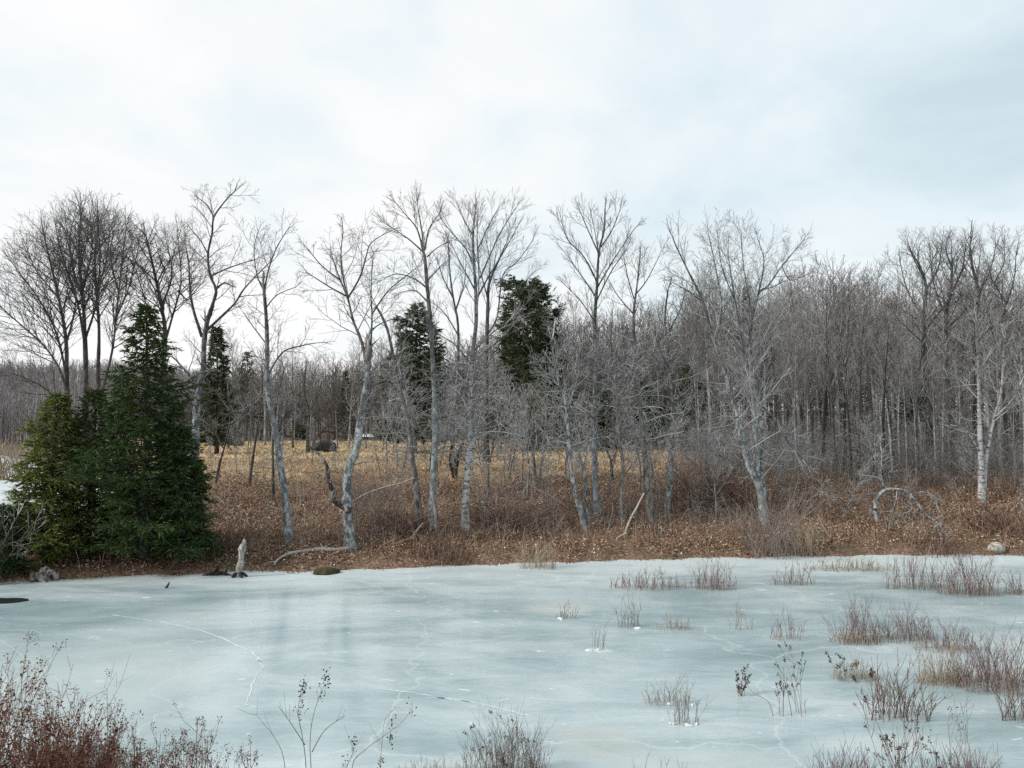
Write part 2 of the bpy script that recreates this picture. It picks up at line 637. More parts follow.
gx = axis(-45, 45, 0.42, 900)
gy = np.array([y for y in axis(-6, 62, 0.36, 1500) if y > -60])
XX, YY = np.meshgrid(gx, gy)
ZZ = ground(XX, YY)
me = bpy.data.meshes.new('ground')
nx, ny = len(gx), len(gy)
V = np.stack([XX, YY, ZZ], -1).reshape(-1, 3).astype(np.float32)
me.vertices.add(len(V))
me.vertices.foreach_set('co', V.ravel())
ii = np.arange((ny - 1) * nx).reshape(ny - 1, nx)[:, :-1]
q = np.stack([ii, ii + 1, ii + 1 + nx, ii + nx], -1).reshape(-1, 4).astype(np.int32)
me.loops.add(q.size)
me.loops.foreach_set('vertex_index', q.ravel())
me.polygons.add(len(q))
me.polygons.foreach_set('loop_start', np.arange(len(q), dtype=np.int32) * 4)
me.polygons.foreach_set('use_smooth', np.ones(len(q), dtype=bool))
me.update(calc_edges=True)


def field_mask(x, y):
    """open tan meadow behind the bank"""
    d = y - shore(x)
    r = x / np.maximum(y, 5)
    e = 0.4 * wob(x * 0.6, y * 0.6)
    right = 1 - smooth(0.17, 0.24, r + 0.02 * e * 3)
    left = smooth(-0.62, -0.50, r)
    return smooth(9.5, 15, d + 3 * e) * (1 - smooth(60, 66, d + 4 * e)) * right * left


def wood_mask(x, y):
    d = y - shore(x)
    r = x / np.maximum(y, 5)
    return np.clip(smooth(62, 68, d) + smooth(0.2, 0.3, r) * smooth(10, 16, d), 0, 1)


at_ = me.color_attributes.new('zone', 'FLOAT_COLOR', 'POINT')
fm, wm = field_mask(XX, YY), wood_mask(XX, YY)
hl = smooth(140, 220, YY)
cd = np.stack([fm, wm, hl, np.ones_like(fm)], -1).reshape(-1).astype(np.float32)
at_.data.foreach_set('color', cd)
m, nt, b = new_mat('ground')
va = nt.nodes.new('ShaderNodeVertexColor')
va.layer_name = 'zone'
sc3 = nt.nodes.new('ShaderNodeSeparateColor')
nt.links.new(va.outputs[0], sc3.inputs[0])
v = coords(nt)
nA, nB, nC = noise(nt, v, 9, 5, 0.7), noise(nt, v, 1.1, 4), noise(nt, v, 30, 3, 0.7)
lit = ramp(nt, nA, [(0.30, (0.060, 0.038, 0.028)), (0.45, (0.15, 0.092, 0.066)), (0.56, (0.25, 0.16, 0.115)), (0.70, (0.40, 0.30, 0.22))])
lit = mix(nt, ramp(nt, nB, [(0.45, (0, 0, 0)), (0.7, (0.7, 0.7, 0.7))]), lit, (0.10, 0.088, 0.042))
fld = ramp(nt, nC, [(0.3, (0.31, 0.225, 0.135)), (0.5, (0.48, 0.375, 0.24)), (0.7, (0.63, 0.53, 0.37))])
fld = mix(nt, ramp(nt, noise(nt, v, 0.35, 4), [(0.44, (0, 0, 0)), (0.62, (0.8, 0.8, 0.8))]), fld, (0.30, 0.185, 0.115))
wod = ramp(nt, nA, [(0.3, (0.05, 0.036, 0.028)), (0.6, (0.13, 0.092, 0.066)), (0.75, (0.22, 0.16, 0.12))])
hil = ramp(nt, noise(nt, v, 0.12, 5, 0.7), [(0.35, (0.12, 0.10, 0.095)), (0.6, (0.2, 0.17, 0.16))])
c = mix(nt, sc3.outputs[1], lit, wod)
c = mix(nt, sc3.outputs[0], c, fld)
c = mix(nt, sc3.outputs[2], c, hil)
nt.links.new(c, b.inputs['Base Color'])
bump(nt, b, nA, 0.8, 0.06)
me.materials.append(m)
g_ob = bpy.data.objects.new('ground', me)
COL.objects.link(g_ob)
tag(g_ob, kind='structure')

# ------------------------------------------------------------------ pond ice
mb = Mesh()
xs = np.linspace(-70, 90, 81)
ys = np.linspace(6, 36, 31)
A, B = np.meshgrid(xs, ys)
P = np.stack([A, B, np.zeros_like(A)], -1)
mb.quads(np.stack([P[:-1, :-1], P[:-1, 1:], P[1:, 1:], P[1:, :-1]], 2).reshape(-1, 4, 3))
ice = mb.build('pond_ice', None or bpy.data.materials.new('tmp'), None, False)
tag(ice, kind='structure')
m, nt, b = new_mat('pond_ice')
v = coords(nt)
tcx = nt.nodes.new('ShaderNodeSeparateXYZ')
nt.links.new(v, tcx.inputs[0])
big = noise(nt, coords(nt, (0.55, 1.0, 1)), 0.20, 5, 0.6, 0.7)
mid = noise(nt, coords(nt, (0.35, 1.0, 1)), 0.9, 6, 0.65, 0.8)
fine = noise(nt, coords(nt, (0.5, 1.6, 1)), 7, 5, 0.7, 0.3)
grain = noise(nt, v, 42, 3, 0.7)
f = math_n(nt, 'ADD', math_n(nt, 'MULTIPLY', big, 0.58), math_n(nt, 'ADD', math_n(nt, 'MULTIPLY', mid, 0.30), math_n(nt, 'MULTIPLY', fine, 0.12)))
c = ramp(nt, f, [(0.37, (0.23, 0.312, 0.333)), (0.45, (0.315, 0.402, 0.422)), (0.51, (0.412, 0.492, 0.512)), (0.58, (0.51, 0.58, 0.60)), (0.68, (0.605, 0.65, 0.658))])
# frosted shelf along the far shore and the weedy right side
yy = math_n(nt, 'ADD', math_n(nt, 'ADD', tcx.outputs[1], math_n(nt, 'MULTIPLY', mid, 5.0)), math_n(nt, 'MULTIPLY', tcx.outputs[0], -0.10))
fr = nt.nodes.new('ShaderNodeMapRange')
fr.inputs['From Min'].default_value = 25.2
fr.inputs['From Max'].default_value = 29.5
nt.links.new(yy, fr.inputs['Value'])
c = mix(nt, math_n(nt, 'MULTIPLY', fr.outputs[0], 0.75), c, (0.55, 0.585, 0.59))
# small white flecks of trapped air and snow
fl = noise(nt, coords(nt, (0.8, 1.6, 1)), 3.4, 4, 0.6, 0.6)
flm = ramp(nt, math_n(nt, 'ADD', math_n(nt, 'MULTIPLY', fl, 0.75), math_n(nt, 'MULTIPLY', mid, 0.25)), [(0.625, (0, 0, 0)), (0.675, (0.7, 0.7, 0.7))])
c = mix(nt, flm, c, (0.76, 0.80, 0.80))
wv = nt.nodes.new('ShaderNodeTexVoronoi')
wv.feature = 'DISTANCE_TO_EDGE'
wv.inputs['Scale'].default_value = 0.13
dn = nt.nodes.new('ShaderNodeTexNoise')
dn.inputs['Scale'].default_value = 0.5
dn.inputs['Detail'].default_value = 4
nt.links.new(v, dn.inputs['Vector'])
vv = nt.nodes.new('ShaderNodeVectorMath')
vv.operation = 'MULTIPLY_ADD'
vv.inputs[1].default_value = (3.2, 3.2, 0)
nt.links.new(dn.outputs[1], vv.inputs[0])
nt.links.new(v, vv.inputs[2])
nt.links.new(vv.outputs[0], wv.inputs['Vector'])
crk = ramp(nt, wv.outputs[0], [(0.0, (0.32, 0.32, 0.32)), (0.006, (0, 0, 0))])
c = mix(nt, crk, c, (0.75, 0.8, 0.8))
for (hx, hy, hw, hd_, hc, hs) in ((556, 609, 46, 7, (0.58, 0.60, 0.57), 0.7), (600, 742, 60, 26, (0.50, 0.50, 0.46), 0.4), (600, 650, 16, 4, (0.72, 0.75, 0.75), 0.6),
                                  (890, 745, 90, 14, (0.60, 0.63, 0.62), 0.5), (70, 690, 150, 70, (0.60, 0.66, 0.66), 0.5), (720, 770, 120, 30, (0.55, 0.57, 0.55), 0.4)):
    hp, hq, hr = atz(hx, hy, 0), atz(hx + hw, hy, 0), atz(hx, hy - hd_, 0)
    mpn = nt.nodes.new('ShaderNodeMapping')
    mpn.vector_type = 'TEXTURE'
    mpn.inputs['Location'].default_value = (hp.x, hp.y, 0)
    mpn.inputs['Scale'].default_value = (hq.x - hp.x, hr.y - hp.y, 1)
    nt.links.new(v, mpn.inputs['Vector'])
    ln_ = nt.nodes.new('ShaderNodeVectorMath')
    ln_.operation = 'LENGTH'
    nt.links.new(mpn.outputs[0], ln_.inputs[0])
    dd = math_n(nt, 'ADD', ln_.outputs['Value'], math_n(nt, 'MULTIPLY', math_n(nt, 'SUBTRACT', mid, 0.5), 1.6))
    c = mix(nt, ramp(nt, dd, [(0.45, (hs, hs, hs)), (1.0, (0, 0, 0))], 'EASE'), c, hc)
bub = nt.nodes.new('ShaderNodeTexVoronoi')
bub.inputs['Scale'].default_value = 5.5
nt.links.new(v, bub.inputs['Vector'])
bm_ = math_n(nt, 'MULTIPLY', ramp(nt, bub.outputs['Distance'], [(0.04, (0.6, 0.6, 0.6)), (0.10, (0, 0, 0))]), ramp(nt, mid, [(0.48, (0, 0, 0)), (0.60, (1, 1, 1))]))
c = mix(nt, bm_, c, (0.74, 0.78, 0.78))
c = mix(nt, math_n(nt, 'MULTIPLY', grain, 0.16), c, (0.24, 0.30, 0.31))
nt.links.new(c, b.inputs['Base Color'])
b.inputs['IOR'].default_value = 1.31
b.inputs['Specular IOR Level'].default_value = 0.5
rg = ramp(nt, f, [(0.40, (0.08, 0.08, 0.08)), (0.62, (0.19, 0.19, 0.19))])
rg = mix(nt, math_n(nt, 'MAXIMUM', fr.outputs[0], flm), rg, (0.6, 0.6, 0.6))
nt.links.new(rg, b.inputs['Roughness'])
hgt = math_n(nt, 'ADD', math_n(nt, 'MULTIPLY', fine, 0.6), math_n(nt, 'MULTIPLY', mid, 1.2))
bump(nt, b, hgt, 0.22, 0.02)
ice.data.materials.clear()
ice.data.materials.append(m)


def ribbon(pts, w, z):
    mbx = Mesh()
    P = [Vector((p.x, p.y, z)) for p in pts]
    qs = []
    for i in range(len(P) - 1):
        d = (P[i + 1] - P[i]).normalized()
        nrm = Vector((-d.y, d.x, 0))
        qs.append([P[i] - nrm * w[i], P[i + 1] - nrm * w[i + 1], P[i + 1] + nrm * w[i + 1], P[i] + nrm * w[i]])
    mbx.quads([[tuple(a) for a in q_] for q_ in qs])
    return mbx


for pix, wd in (([(112, 615), (140, 619), (172, 624), (205, 632), (232, 643), (255, 655), (263, 668)], 0.035),
                ([(257, 658), (264, 667), (256, 676), (250, 692), (246, 706)], 0.022),
                ([(385, 690), (405, 692), (430, 696), (452, 700), (470, 702)], 0.03),
                ([(432, 697), (458, 700), (480, 704), (505, 710), (530, 716)], 0.028),
                ([(0, 640), (40, 668), (70, 690)], 0.008), ([(215, 609), (240, 613), (268, 611)], 0.02)):
    pts = [atz(x, y, 0) for x, y in pix]
    sp_, _ = smooth_line(pts, [0] * len(pts), 5)
    sp_ = [p + Vector((U(-.015, .015), U(-.02, .02), 0)) for p in sp_]
    w = [wd * 0.85 * U(0.35, 1.1) for _ in sp_]
    o = ribbon(sp_, w, 0.004).build('crack', M['crack'], ice, False)
    o['kind'] = 'structure'

# dark open water by the left bank
c0 = atz(-6, 601, 0)
mbx = Mesh()
ring = []
for i in range(26):
    a = i / 26 * 6.283
    ring.append((c0.x + 0.95 * math.cos(a) * U(.9, 1.1), c0.y + 0.42 * math.sin(a) * U(.85, 1.15), 0.004))
mbx.tris([[(c0.x, c0.y, 0.004), ring[i], ring[(i + 1) % 26]] for i in range(26)])
mo, nt, b = new_mat('open_water')
b.inputs['Base Color'].default_value = (0.018, 0.026, 0.024, 1)
b.inputs['Roughness'].default_value = 0.25
ow = mbx.build('open_water', mo, None, False)
tag(ow, kind='structure')

# pale icy road leading off at the far left
mbx = Mesh()
cl_ = [(-22.5, 35), (-27.5, 43), (-33, 52), (-40, 62), (-49, 74), (-60, 88), (-74, 104)]
sp_, _ = smooth_line([Vector((a, b_, 0)) for a, b_ in cl_], [0] * len(cl_), 6)
lanes = np.linspace(-3.6, 3.6, 9)
rows = []
for i, p in enumerate(sp_):
    d = (sp_[min(i + 1, len(sp_) - 1)] - sp_[max(0, i - 1)]).normalized()
    n_ = Vector((-d.y, d.x, 0))
    rows.append([(p.x + n_.x * l, p.y + n_.y * l, 0) for l in lanes])
R_ = np.array(rows)
R_[:, :, 2] = ground(R_[:, :, 0], R_[:, :, 1]) + 0.10
mbx.quads(np.stack([R_[:-1, :-1], R_[:-1, 1:], R_[1:, 1:], R_[1:, :-1]], 2).reshape(-1, 4, 3))
rd = mbx.build('road', plain('icy_road', (0.42, 0.46, 0.47), (0.60, 0.64, 0.65), 0.8, 0.5), None)
tag(rd, kind='structure')


# ------------------------------------------------------------------ ground cover (nobody could count it)
def scatter(n, xr, dr, dens=None, seed=1):
    """random points by (x, distance behind the shore)"""
    r = np.random.default_rng(seed)
    x = r.uniform(*xr, n)
    d = r.uniform(*dr, n)
    y = shore(x) + d
    keep = np.abs(x / y) < 0.76
    if dens is not None:
        keep &= r.uniform(0, 1, n) < dens(x, y, d)
    return x[keep], y[keep], r


def leaves(x, y, r, s0, s1, lift, flat=0.6):
    n = len(x)
    z = np.maximum(ground(x, y), 0.0) + r.uniform(0.0, lift, n) * np.clip((y - shore(x)) / 0.8, 0.08, 1)
    c = np.stack([x, y, z], -1)
    a = r.normal(0, 1, (n, 3))
    a[:, 2] *= flat
    a /= np.linalg.norm(a, axis=1, keepdims=True)
    b_ = np.cross(a, r.normal(0, 1, (n, 3)))
    b_ /= np.linalg.norm(b_, axis=1, keepdims=True)
    s = r.uniform(s0, s1, n)[:, None]
    a, b_ = a * s, b_ * s * 0.5
    k = np.cross(a, b_) / s * 0.35
    return np.stack([c - a, c - b_ + k, c + a, c + b_ + k], 1)


x, y, r = scatter(330000, (-24, 27), (-0.25, 15), lambda x, y, d: np.clip(0.12 + (d + .25) * 0.9, 0, 1) * (1 - 0.75 * smooth(8, 15, d)) * (0.25 + 0.75 * smooth(-0.35, 0.3, wob(x * .9, y * .9) + .5 * wob(x * 2.7, y * 2.2))))
mb = Mesh()
mb.quads(leaves(x, y, r, 0.022, 0.068, 0.14))
o = mb.build('leaf_litter', M['litter'], None, False)
tag(o, 'layer of fallen brown leaves covering the far bank', 'fallen leaves', kind='stuff')


def stems(mb, x, y, r, h0, h1, lean, rt, n=4, sag=0.5, base=None):
    z = (ground(x, y) if base is None else base) - 0.02
    h = r.uniform(h0, h1, len(x))
    az = r.uniform(0, 6.283, len(x))
    ln = np.abs(r.normal(0, lean, len(x))) * h
    k = np.linspace(0, 1, n)
    for i in range(len(x)):
        dx, dy = math.cos(az[i]) * ln[i], math.sin(az[i]) * ln[i]
        pts = [(x[i] + dx * t ** 1.5, y[i] + dy * t ** 1.5, z[i] + h[i] * (t - sag * min(0.9, ln[i] / h[i]) * t * t * 0.5)) for t in k]
        mb.tube(pts, rt, rt * 0.5, 3)


# rust-brown bracken and weeds on the bank
def bd(x, y, d):
    r_ = x / y
    return (0.35 + 0.65 * smooth(-0.25, 0.35, wob(x * .7 + 3, y * .7))) * (1 - 0.8 * smooth(15, 20, d)) * smooth(0.3, 1.2, d)


x, y, r = scatter(19000, (-22, 27), (0.3, 19), bd, 2)
mb = Mesh()
stems(mb, x, y, r, 0.15, 0.75, 0.75, 0.0075, 4, 0.8)
o = mb.build('dry_bracken', M['bracken'], None)
tag(o, 'tangle of dry reddish brown bracken and weeds on the far bank', 'bracken', kind='stuff')

# taller straw and bleached stalks
x, y, r = scatter(5200, (-20, 28), (0.1, 16), lambda x, y, d: 0.25 + 0.75 * smooth(0.0, 0.5, wob(x * .5 + 9, y * .8)), 3)
mb = Mesh()
stems(mb, x, y, r, 0.25, 1.1, 0.35, 0.007, 4)
o = mb.build('dead_stalks', M['straw'], None)
tag(o, 'bleached dead weed stalks scattered over the far bank', 'dead weeds', kind='stuff')

# meadow grass
x, y, r = scatter(110000, (-48, 26), (10, 66), lambda x, y, d: field_mask(x, y), 4)
n = len(x)
z = ground(x, y)
h = r.uniform(0.04, 0.17, n)
a = r.uniform(0, 6.283, n)
w = 0.02 + 0.0007 * y
lx, ly = r.normal(0, .12, n), r.normal(0, .12, n)
P0 = np.stack([x - w * np.cos(a), y - w * np.sin(a), z - .02], -1)
P1 = np.stack([x + w * np.cos(a), y + w * np.sin(a), z - .02], -1)
P2 = np.stack([x + lx, y + ly, z + h], -1)
mb = Mesh()
mb.tris(np.stack([P0, P1, P2], 1))
o = mb.build('meadow_grass', M['fieldgrass'], None, False)
tag(o, 'short tan winter grass covering the meadow behind the bank', 'grass', kind='stuff')

# green-yellow moss strip at the water's edge
x, y, r = scatter(34000, (-22, 27), (0.0, 5.5), lambda x, y, d: smooth(0.12, 0.45, wob(x * .5 + 1, y * .35)) * (1 - smooth(1.2, 5.5, d) * 0.75), 5)
mb = Mesh()
stems(mb, x, y, r, 0.04, 0.16, 0.5, 0.008, 3)
o = mb.build('shore_moss', island('shore_moss', [(0, (0.06, 0.06, 0.02)), (0.6, (0.16, 0.14, 0.05)), (1, (0.3, 0.24, 0.12))]), None)
tag(o, 'mossy yellow green grass along the edge of the far bank', 'moss', kind='stuff')

# ------------------------------------------------------------------ bare trees traced from the photograph
H = hero
H('bare_tree', 'gnarled pale-barked bare tree rising behind the dark conifers, forking into two bent limbs', (193, 503), [
    ([(194, 500), (195, 459), (197, 400), (203, 370), (204, 340), (206, 326)], 9, 3.6),
    ([(204, 345), (206, 331), (209, 315), (214, 300), (216, 289), (210, 275), (208, 254), (212, 234), (214, 217), (226, 200), (235, 191)], 5.5, 1.2),
    ([(206, 331), (221, 317), (235, 303), (244, 289), (258, 274), (270, 262)], 4.0, 1.2),
    ([(202, 337), (194, 312), (190, 290), (189, 266), (186, 248)], 3.8, 1.4),
    ([(216, 289), (224, 283), (230, 285)], 3, 1.4),
    ([(211, 276), (226, 269), (243, 263), (256, 259)], 2.2, 1),
    ([(214, 217), (207, 205), (197, 197)], 2, 1),
    ([(208, 254), (200, 240), (190, 228)], 1.8, 1),
    ([(198, 400), (192, 380), (183, 368), (170, 356), (166, 372)], 3.2, 1.2),
], 'gnarl', dens=2.6, Lc=1.8, lmat='grey', tmat='twig_mid', shag=(14, .3, .9, 1.2), seed=1)
H('bare_tree', 'leaning pale bare tree twisting near mid height, second trunk right of the conifers', (289, 543), [
    ([(289, 542), (286, 505), (281, 470), (276, 435), (270, 405), (267, 385), (267, 340), (266, 315), (264, 291)], 8.5, 3),
    ([(264, 291), (269, 268), (277, 247), (288, 229)], 2.6, 0.9),
    ([(266, 308), (277, 295), (296, 287)], 2.0, 0.8),
    ([(264, 291), (257, 275), (254, 250), (258, 232)], 2.0, 0.8),
    ([(267, 345), (252, 325), (243, 312)], 1.8, 0.8),
    ([(268, 375), (283, 352), (305, 345), (316, 343)], 2.4, 1),
    ([(268, 390), (256, 402), (240, 412), (232, 425)], 2.2, 1),
    ([(271, 405), (285, 400), (298, 408)], 2, 1),
], 'gnarl', dens=2.4, Lc=1.5, lmat='grey', tmat='twig_mid', shag=(26, .3, .75, 1.4), seed=2)
H('bare_tree', 'pale bare tree with a dark broken stub beside its trunk and black knot above', (350, 550), [
    ([(350, 549), (348, 522), (347, 509), (347, 485), (349, 467), (356, 450), (360, 424), (363, 404), (367, 380), (368, 356)], 10.5, 6),
    ([(367, 368), (362, 343), (353, 320), (348, 299), (339, 277), (334, 262)], 4.5, 1.4),
    ([(348, 299), (343, 277), (341, 254), (343, 232)], 2.6, 0.9),
    ([(348, 298), (360, 277), (366, 257), (371, 243), (388, 232)], 2.8, 0.9),
    ([(346, 296), (328, 286), (308, 273)], 2.4, 0.8),
    ([(340, 280), (322, 266), (307, 248)], 2.2, 0.8),
    ([(369, 358), (371, 340), (372, 317), (371, 295), (372, 270)], 3.6, 1.2),
    ([(372, 314), (388, 291), (405, 277), (416, 268)], 2.2, 0.9),
    ([(371, 330), (384, 322), (398, 318)], 1.8, 0.8),
    ([(364, 395), (378, 383), (392, 378)], 2, 0.8),
], 'gnarl', dens=2.8, Lc=1.8, lmat='grey', tmat='twig_mid', shag=(16, .4, .95, 1.3), seed=3)
t3 = bpy.data.objects['bare_tree.002']
Y3 = t3.location.y
mb = Mesh()
sp_, sr = smooth_line([at(x, y, Y3 - 0.04 * i) for i, (x, y) in enumerate([(347, 511), (341, 506), (335, 500), (331, 485), (327, 467), (321, 456), (315, 451)])],
                      [.07, .09, .12, .10, .075, .06, .02], 4)
mb.tube(sp_, [a * U(.85, 1.15) for a in sr], None, 8)
tag(mb.build('broken_stub', M['snag'], t3), 'dark rotten broken stub')
mb = Mesh()
sp_, sr = smooth_line([at(x, y, Y3 - .03) for x, y in [(367, 362), (368, 356), (369, 350), (371, 346)]], [.11, .16, .15, .06], 3)
mb.tube(sp_, [a * U(.85, 1.15) for a in sr], None, 8)
mb.build('knot', M['snag'], t3)
mb = Mesh()
sp_, sr = smooth_line([at(x, y, Y3 - .12) for x, y in [(344, 505), (347, 510), (352, 509)]], [.08, .14, .08], 3)
mb.tube(sp_, sr, None, 8)
mb.build('knot', M['snag'], t3)
H('bare_tree', 'slender grey bare tree leaning left, just left of the straight speckled trunk', (420, 522), [
    ([(420, 521), (416, 485), (412, 456), (409, 427), (403, 402), (396, 370), (387, 328), (376, 306)], 7, 2.2),
    ([(405, 409), (396, 386), (388, 366), (378, 352)], 3, 1),
    ([(396, 372), (398, 345), (408, 325)], 2, 0.8),
    ([(411, 440), (421, 410), (430, 392)], 2.4, 0.9),
], 'gnarl', 'brownish', dens=2.0, Lc=1.5, lmat='grey', shag=(24, .3, .8, 1.5), seed=4)
H('bare_tree', 'straight speckled grey bare tree with a tall upright crown above the olive evergreen', (434, 531), [
    ([(433, 530), (433, 486), (435, 444), (435, 418), (434, 384), (431, 330), (429, 305), (427, 284), (425, 259), (423, 251)], 7.5, 2.8),
    ([(423, 252), (411, 241), (400, 233), (386, 224)], 2.2, 0.8),
    ([(423, 251), (417, 229), (405, 214), (396, 203)], 2.4, 0.8),
    ([(424, 251), (421, 225), (417, 203)], 2.2, 0.8),
    ([(425, 250), (429, 229), (439, 214)], 2.2, 0.8),
    ([(427, 257), (437, 248), (448, 242)], 1.8, 0.8),
    ([(427, 288), (413, 278), (396, 274), (384, 279)], 2.4, 0.8),
    ([(429, 304), (416, 291), (402, 292)], 2.0, 0.8),
    ([(428, 280), (439, 268), (446, 262)], 1.8, 0.8),
], 'fan', dens=2.6, Lc=1.5, lmat='grey', tmat='twig_mid', shag=(26, .25, .6, 1.8), seed=5)
H('birch_tree', 'white flecked birch trunk with drooping branches and a tall straight fan of limbs above', (467, 528), [
    ([(466, 527), (465, 509), (467, 483), (469, 452), (470, 421), (471, 392), (473, 350), (476, 325), (476, 300), (475, 278), (473, 239), (475, 212)], 9, 1.8),
    ([(477, 309), (479, 278), (477, 239), (478, 212)], 2.4, 0.8),
    ([(478, 296), (489, 276), (503, 253), (518, 226)], 2.6, 0.8),
    ([(480, 278), (491, 253), (499, 235), (515, 209)], 2.4, 0.8),
    ([(477, 251), (489, 225), (498, 209)], 2.0, 0.8),
    ([(473, 264), (466, 249), (452, 233), (441, 219)], 2.2, 0.8),
    ([(473, 236), (464, 220), (456, 201)], 2.0, 0.8),
    ([(475, 290), (460, 262), (454, 249)], 1.8, 0.8),
    ([(473, 352), (490, 335), (512, 318)], 2.4, 0.8),
    ([(472, 365), (455, 345), (440, 335)], 2.2, 0.8),
], 'fan', 'white', dens=2.6, Lc=1.7, lmat='grey', tmat='twig', shag=(60, .20, .55, 2.6), seed=6, cat='birch tree')
H('bare_tree', 'dark bare tree with splayed limbs at the meadow edge behind the white flecked birch', (486, 462), [
    ([(487, 462), (486, 430), (486, 380), (487, 335), (488, 305), (489, 284), (498, 262), (506, 244)], 7, 1.3),
    ([(487, 335), (497, 317), (503, 275), (517, 262), (533, 240)], 2.4, 0.8),
    ([(488, 300), (480, 270), (474, 252)], 1.8, 0.8),
    ([(489, 284), (490, 262), (486, 240)], 1.8, 0.8),
    ([(487, 350), (510, 330), (528, 300)], 2.0, 0.8),
    ([(500, 285), (520, 285), (534, 272)], 1.6, 0.8),
], 'fan', 'dark', dens=1.7, Lc=2.0, tmat='twig_mid', seed=7)
H('bare_tree', 'thin bare tree with narrow crown, between the olive evergreen and the birch', (452, 464), [
    ([(452, 464), (454, 420), (458, 370), (458, 325), (454, 302), (450, 274), (448, 240)], 4, 1.2),
    ([(456, 310), (464, 285), (466, 262)], 1.8, 0.8),
    ([(454, 300), (444, 280), (438, 262)], 1.8, 0.8),
    ([(458, 335), (446, 315), (436, 305)], 1.8, 0.8),
], 'fan', 'grey', dens=1.8, Lc=1.7, tmat='twig_mid', seed=8)
H('bare_tree', 'slim whitish bare tree leaning left, leftmost trunk of the cluster mid bank', (586, 531), [
    ([(585, 530), (581, 512), (575, 492), (571, 468), (568, 431), (566, 405), (561, 387), (555, 368), (552, 340)], 6, 2),
    ([(566, 405), (574, 380), (580, 352)], 2.4, 0.8),
    ([(561, 388), (546, 372), (535, 362)], 2.2, 0.8),
    ([(556, 370), (562, 345), (560, 320)], 1.8, 0.8),
], 'dense', dens=3.6, Lc=1.9, shag=(30, .4, .9, 2.0), seed=9)
H('bare_tree', 'short crooked whitish sapling close against the foot of the left-leaning slim tree', (589, 529), [
    ([(588, 528), (586, 505), (586, 492), (584, 475), (586, 458), (592, 440)], 4, 1.6),
    ([(585, 478), (577, 462), (572, 450)], 2, 0.8),
    ([(586, 458), (580, 445), (583, 430)], 1.6, 0.8),
], 'gnarl', dens=2.5, Lc=1.0, seed=10, cat='sapling')
H('bare_tree', 'tall straight bare tree with an open vase-shaped crown standing clear against the sky', (598, 516), [
    ([(598, 515), (595, 483), (594, 444), (593, 418), (595, 392), (596, 356), (595, 320), (597, 286), (599, 252), (604, 231), (605, 209)], 7, 1.3),
    ([(597, 282), (584, 257), (568, 240), (562, 222)], 2.2, 0.8),
    ([(596, 297), (581, 275), (566, 254)], 2.0, 0.8),
    ([(599, 254), (588, 230), (580, 211)], 2.0, 0.8),
    ([(601, 247), (612, 230), (620, 210)], 1.9, 0.8),
    ([(597, 288), (616, 256), (635, 228)], 2.2, 0.8),
    ([(597, 300), (611, 272), (626, 250)], 2.0, 0.8),
    ([(599, 262), (596, 238), (592, 218)], 1.6, 0.8),
    ([(595, 322), (580, 300), (566, 286)], 1.8, 0.8),
], 'fan', dens=2.3, Lc=1.5, lmat='grey', tmat='twig_mid', shag=(34, .25, .6, 2.2), seed=11)
H('bare_tree', 'crooked thin grey tree behind the leaning white pole', (622, 526), [
    ([(622, 525), (621, 496), (623, 465), (620, 445), (617, 415), (615, 380), (611, 345), (612, 322)], 4.5, 1.2),
    ([(622, 480), (632, 465), (642, 455)], 1.8, 0.8),
    ([(618, 420), (628, 395), (632, 370)], 2.0, 0.8),
    ([(616, 395), (604, 375), (598, 352)], 1.8, 0.8),
], 'dense', 'brownish', dens=3.6, Lc=1.8, shag=(24, .3, .8, 1.8), seed=12)
H('bare_tree', 'dark-footed grey bare tree right of the leaning white pole, with a thin open top', (652, 523), [
    ([(652, 522), (648, 491), (645, 457), (643, 436), (640, 405), (637, 370), (634, 335), (634, 309), (637, 286), (640, 257)], 7.5, 1.2),
    ([(635, 295), (647, 280), (661, 252)], 1.9, 0.8),
    ([(634, 299), (628, 278), (624, 258)], 1.8, 0.8),
    ([(634, 315), (618, 296), (610, 282)], 1.7, 0.8),
    ([(638, 375), (655, 350), (664, 330)], 2.2, 0.8),
    ([(640, 400), (625, 375), (620, 352)], 2.0, 0.8),
], 'dense', 'brownish', dens=2.4, Lc=1.6, lmat='grey', shag=(36, .25, .7, 2.2), seed=13)
H('bare_tree', 'grey bare tree with blackened base, rightmost trunk of the cluster mid bank', (667, 512), [
    ([(667, 511), (669, 492), (671, 470), (672, 440), (672, 402), (669, 360), (665, 320), (668, 290)], 6, 1.4),
    ([(672, 410), (685, 385), (692, 360)], 2.2, 0.8),
    ([(670, 370), (658, 345), (654, 325)], 2.0, 0.8),
    ([(667, 335), (680, 310), (686, 288)], 1.8, 0.8),
], 'dense', dens=2.2, Lc=1.7, lmat='grey', shag=(30, .3, .8, 2.2), seed=14)
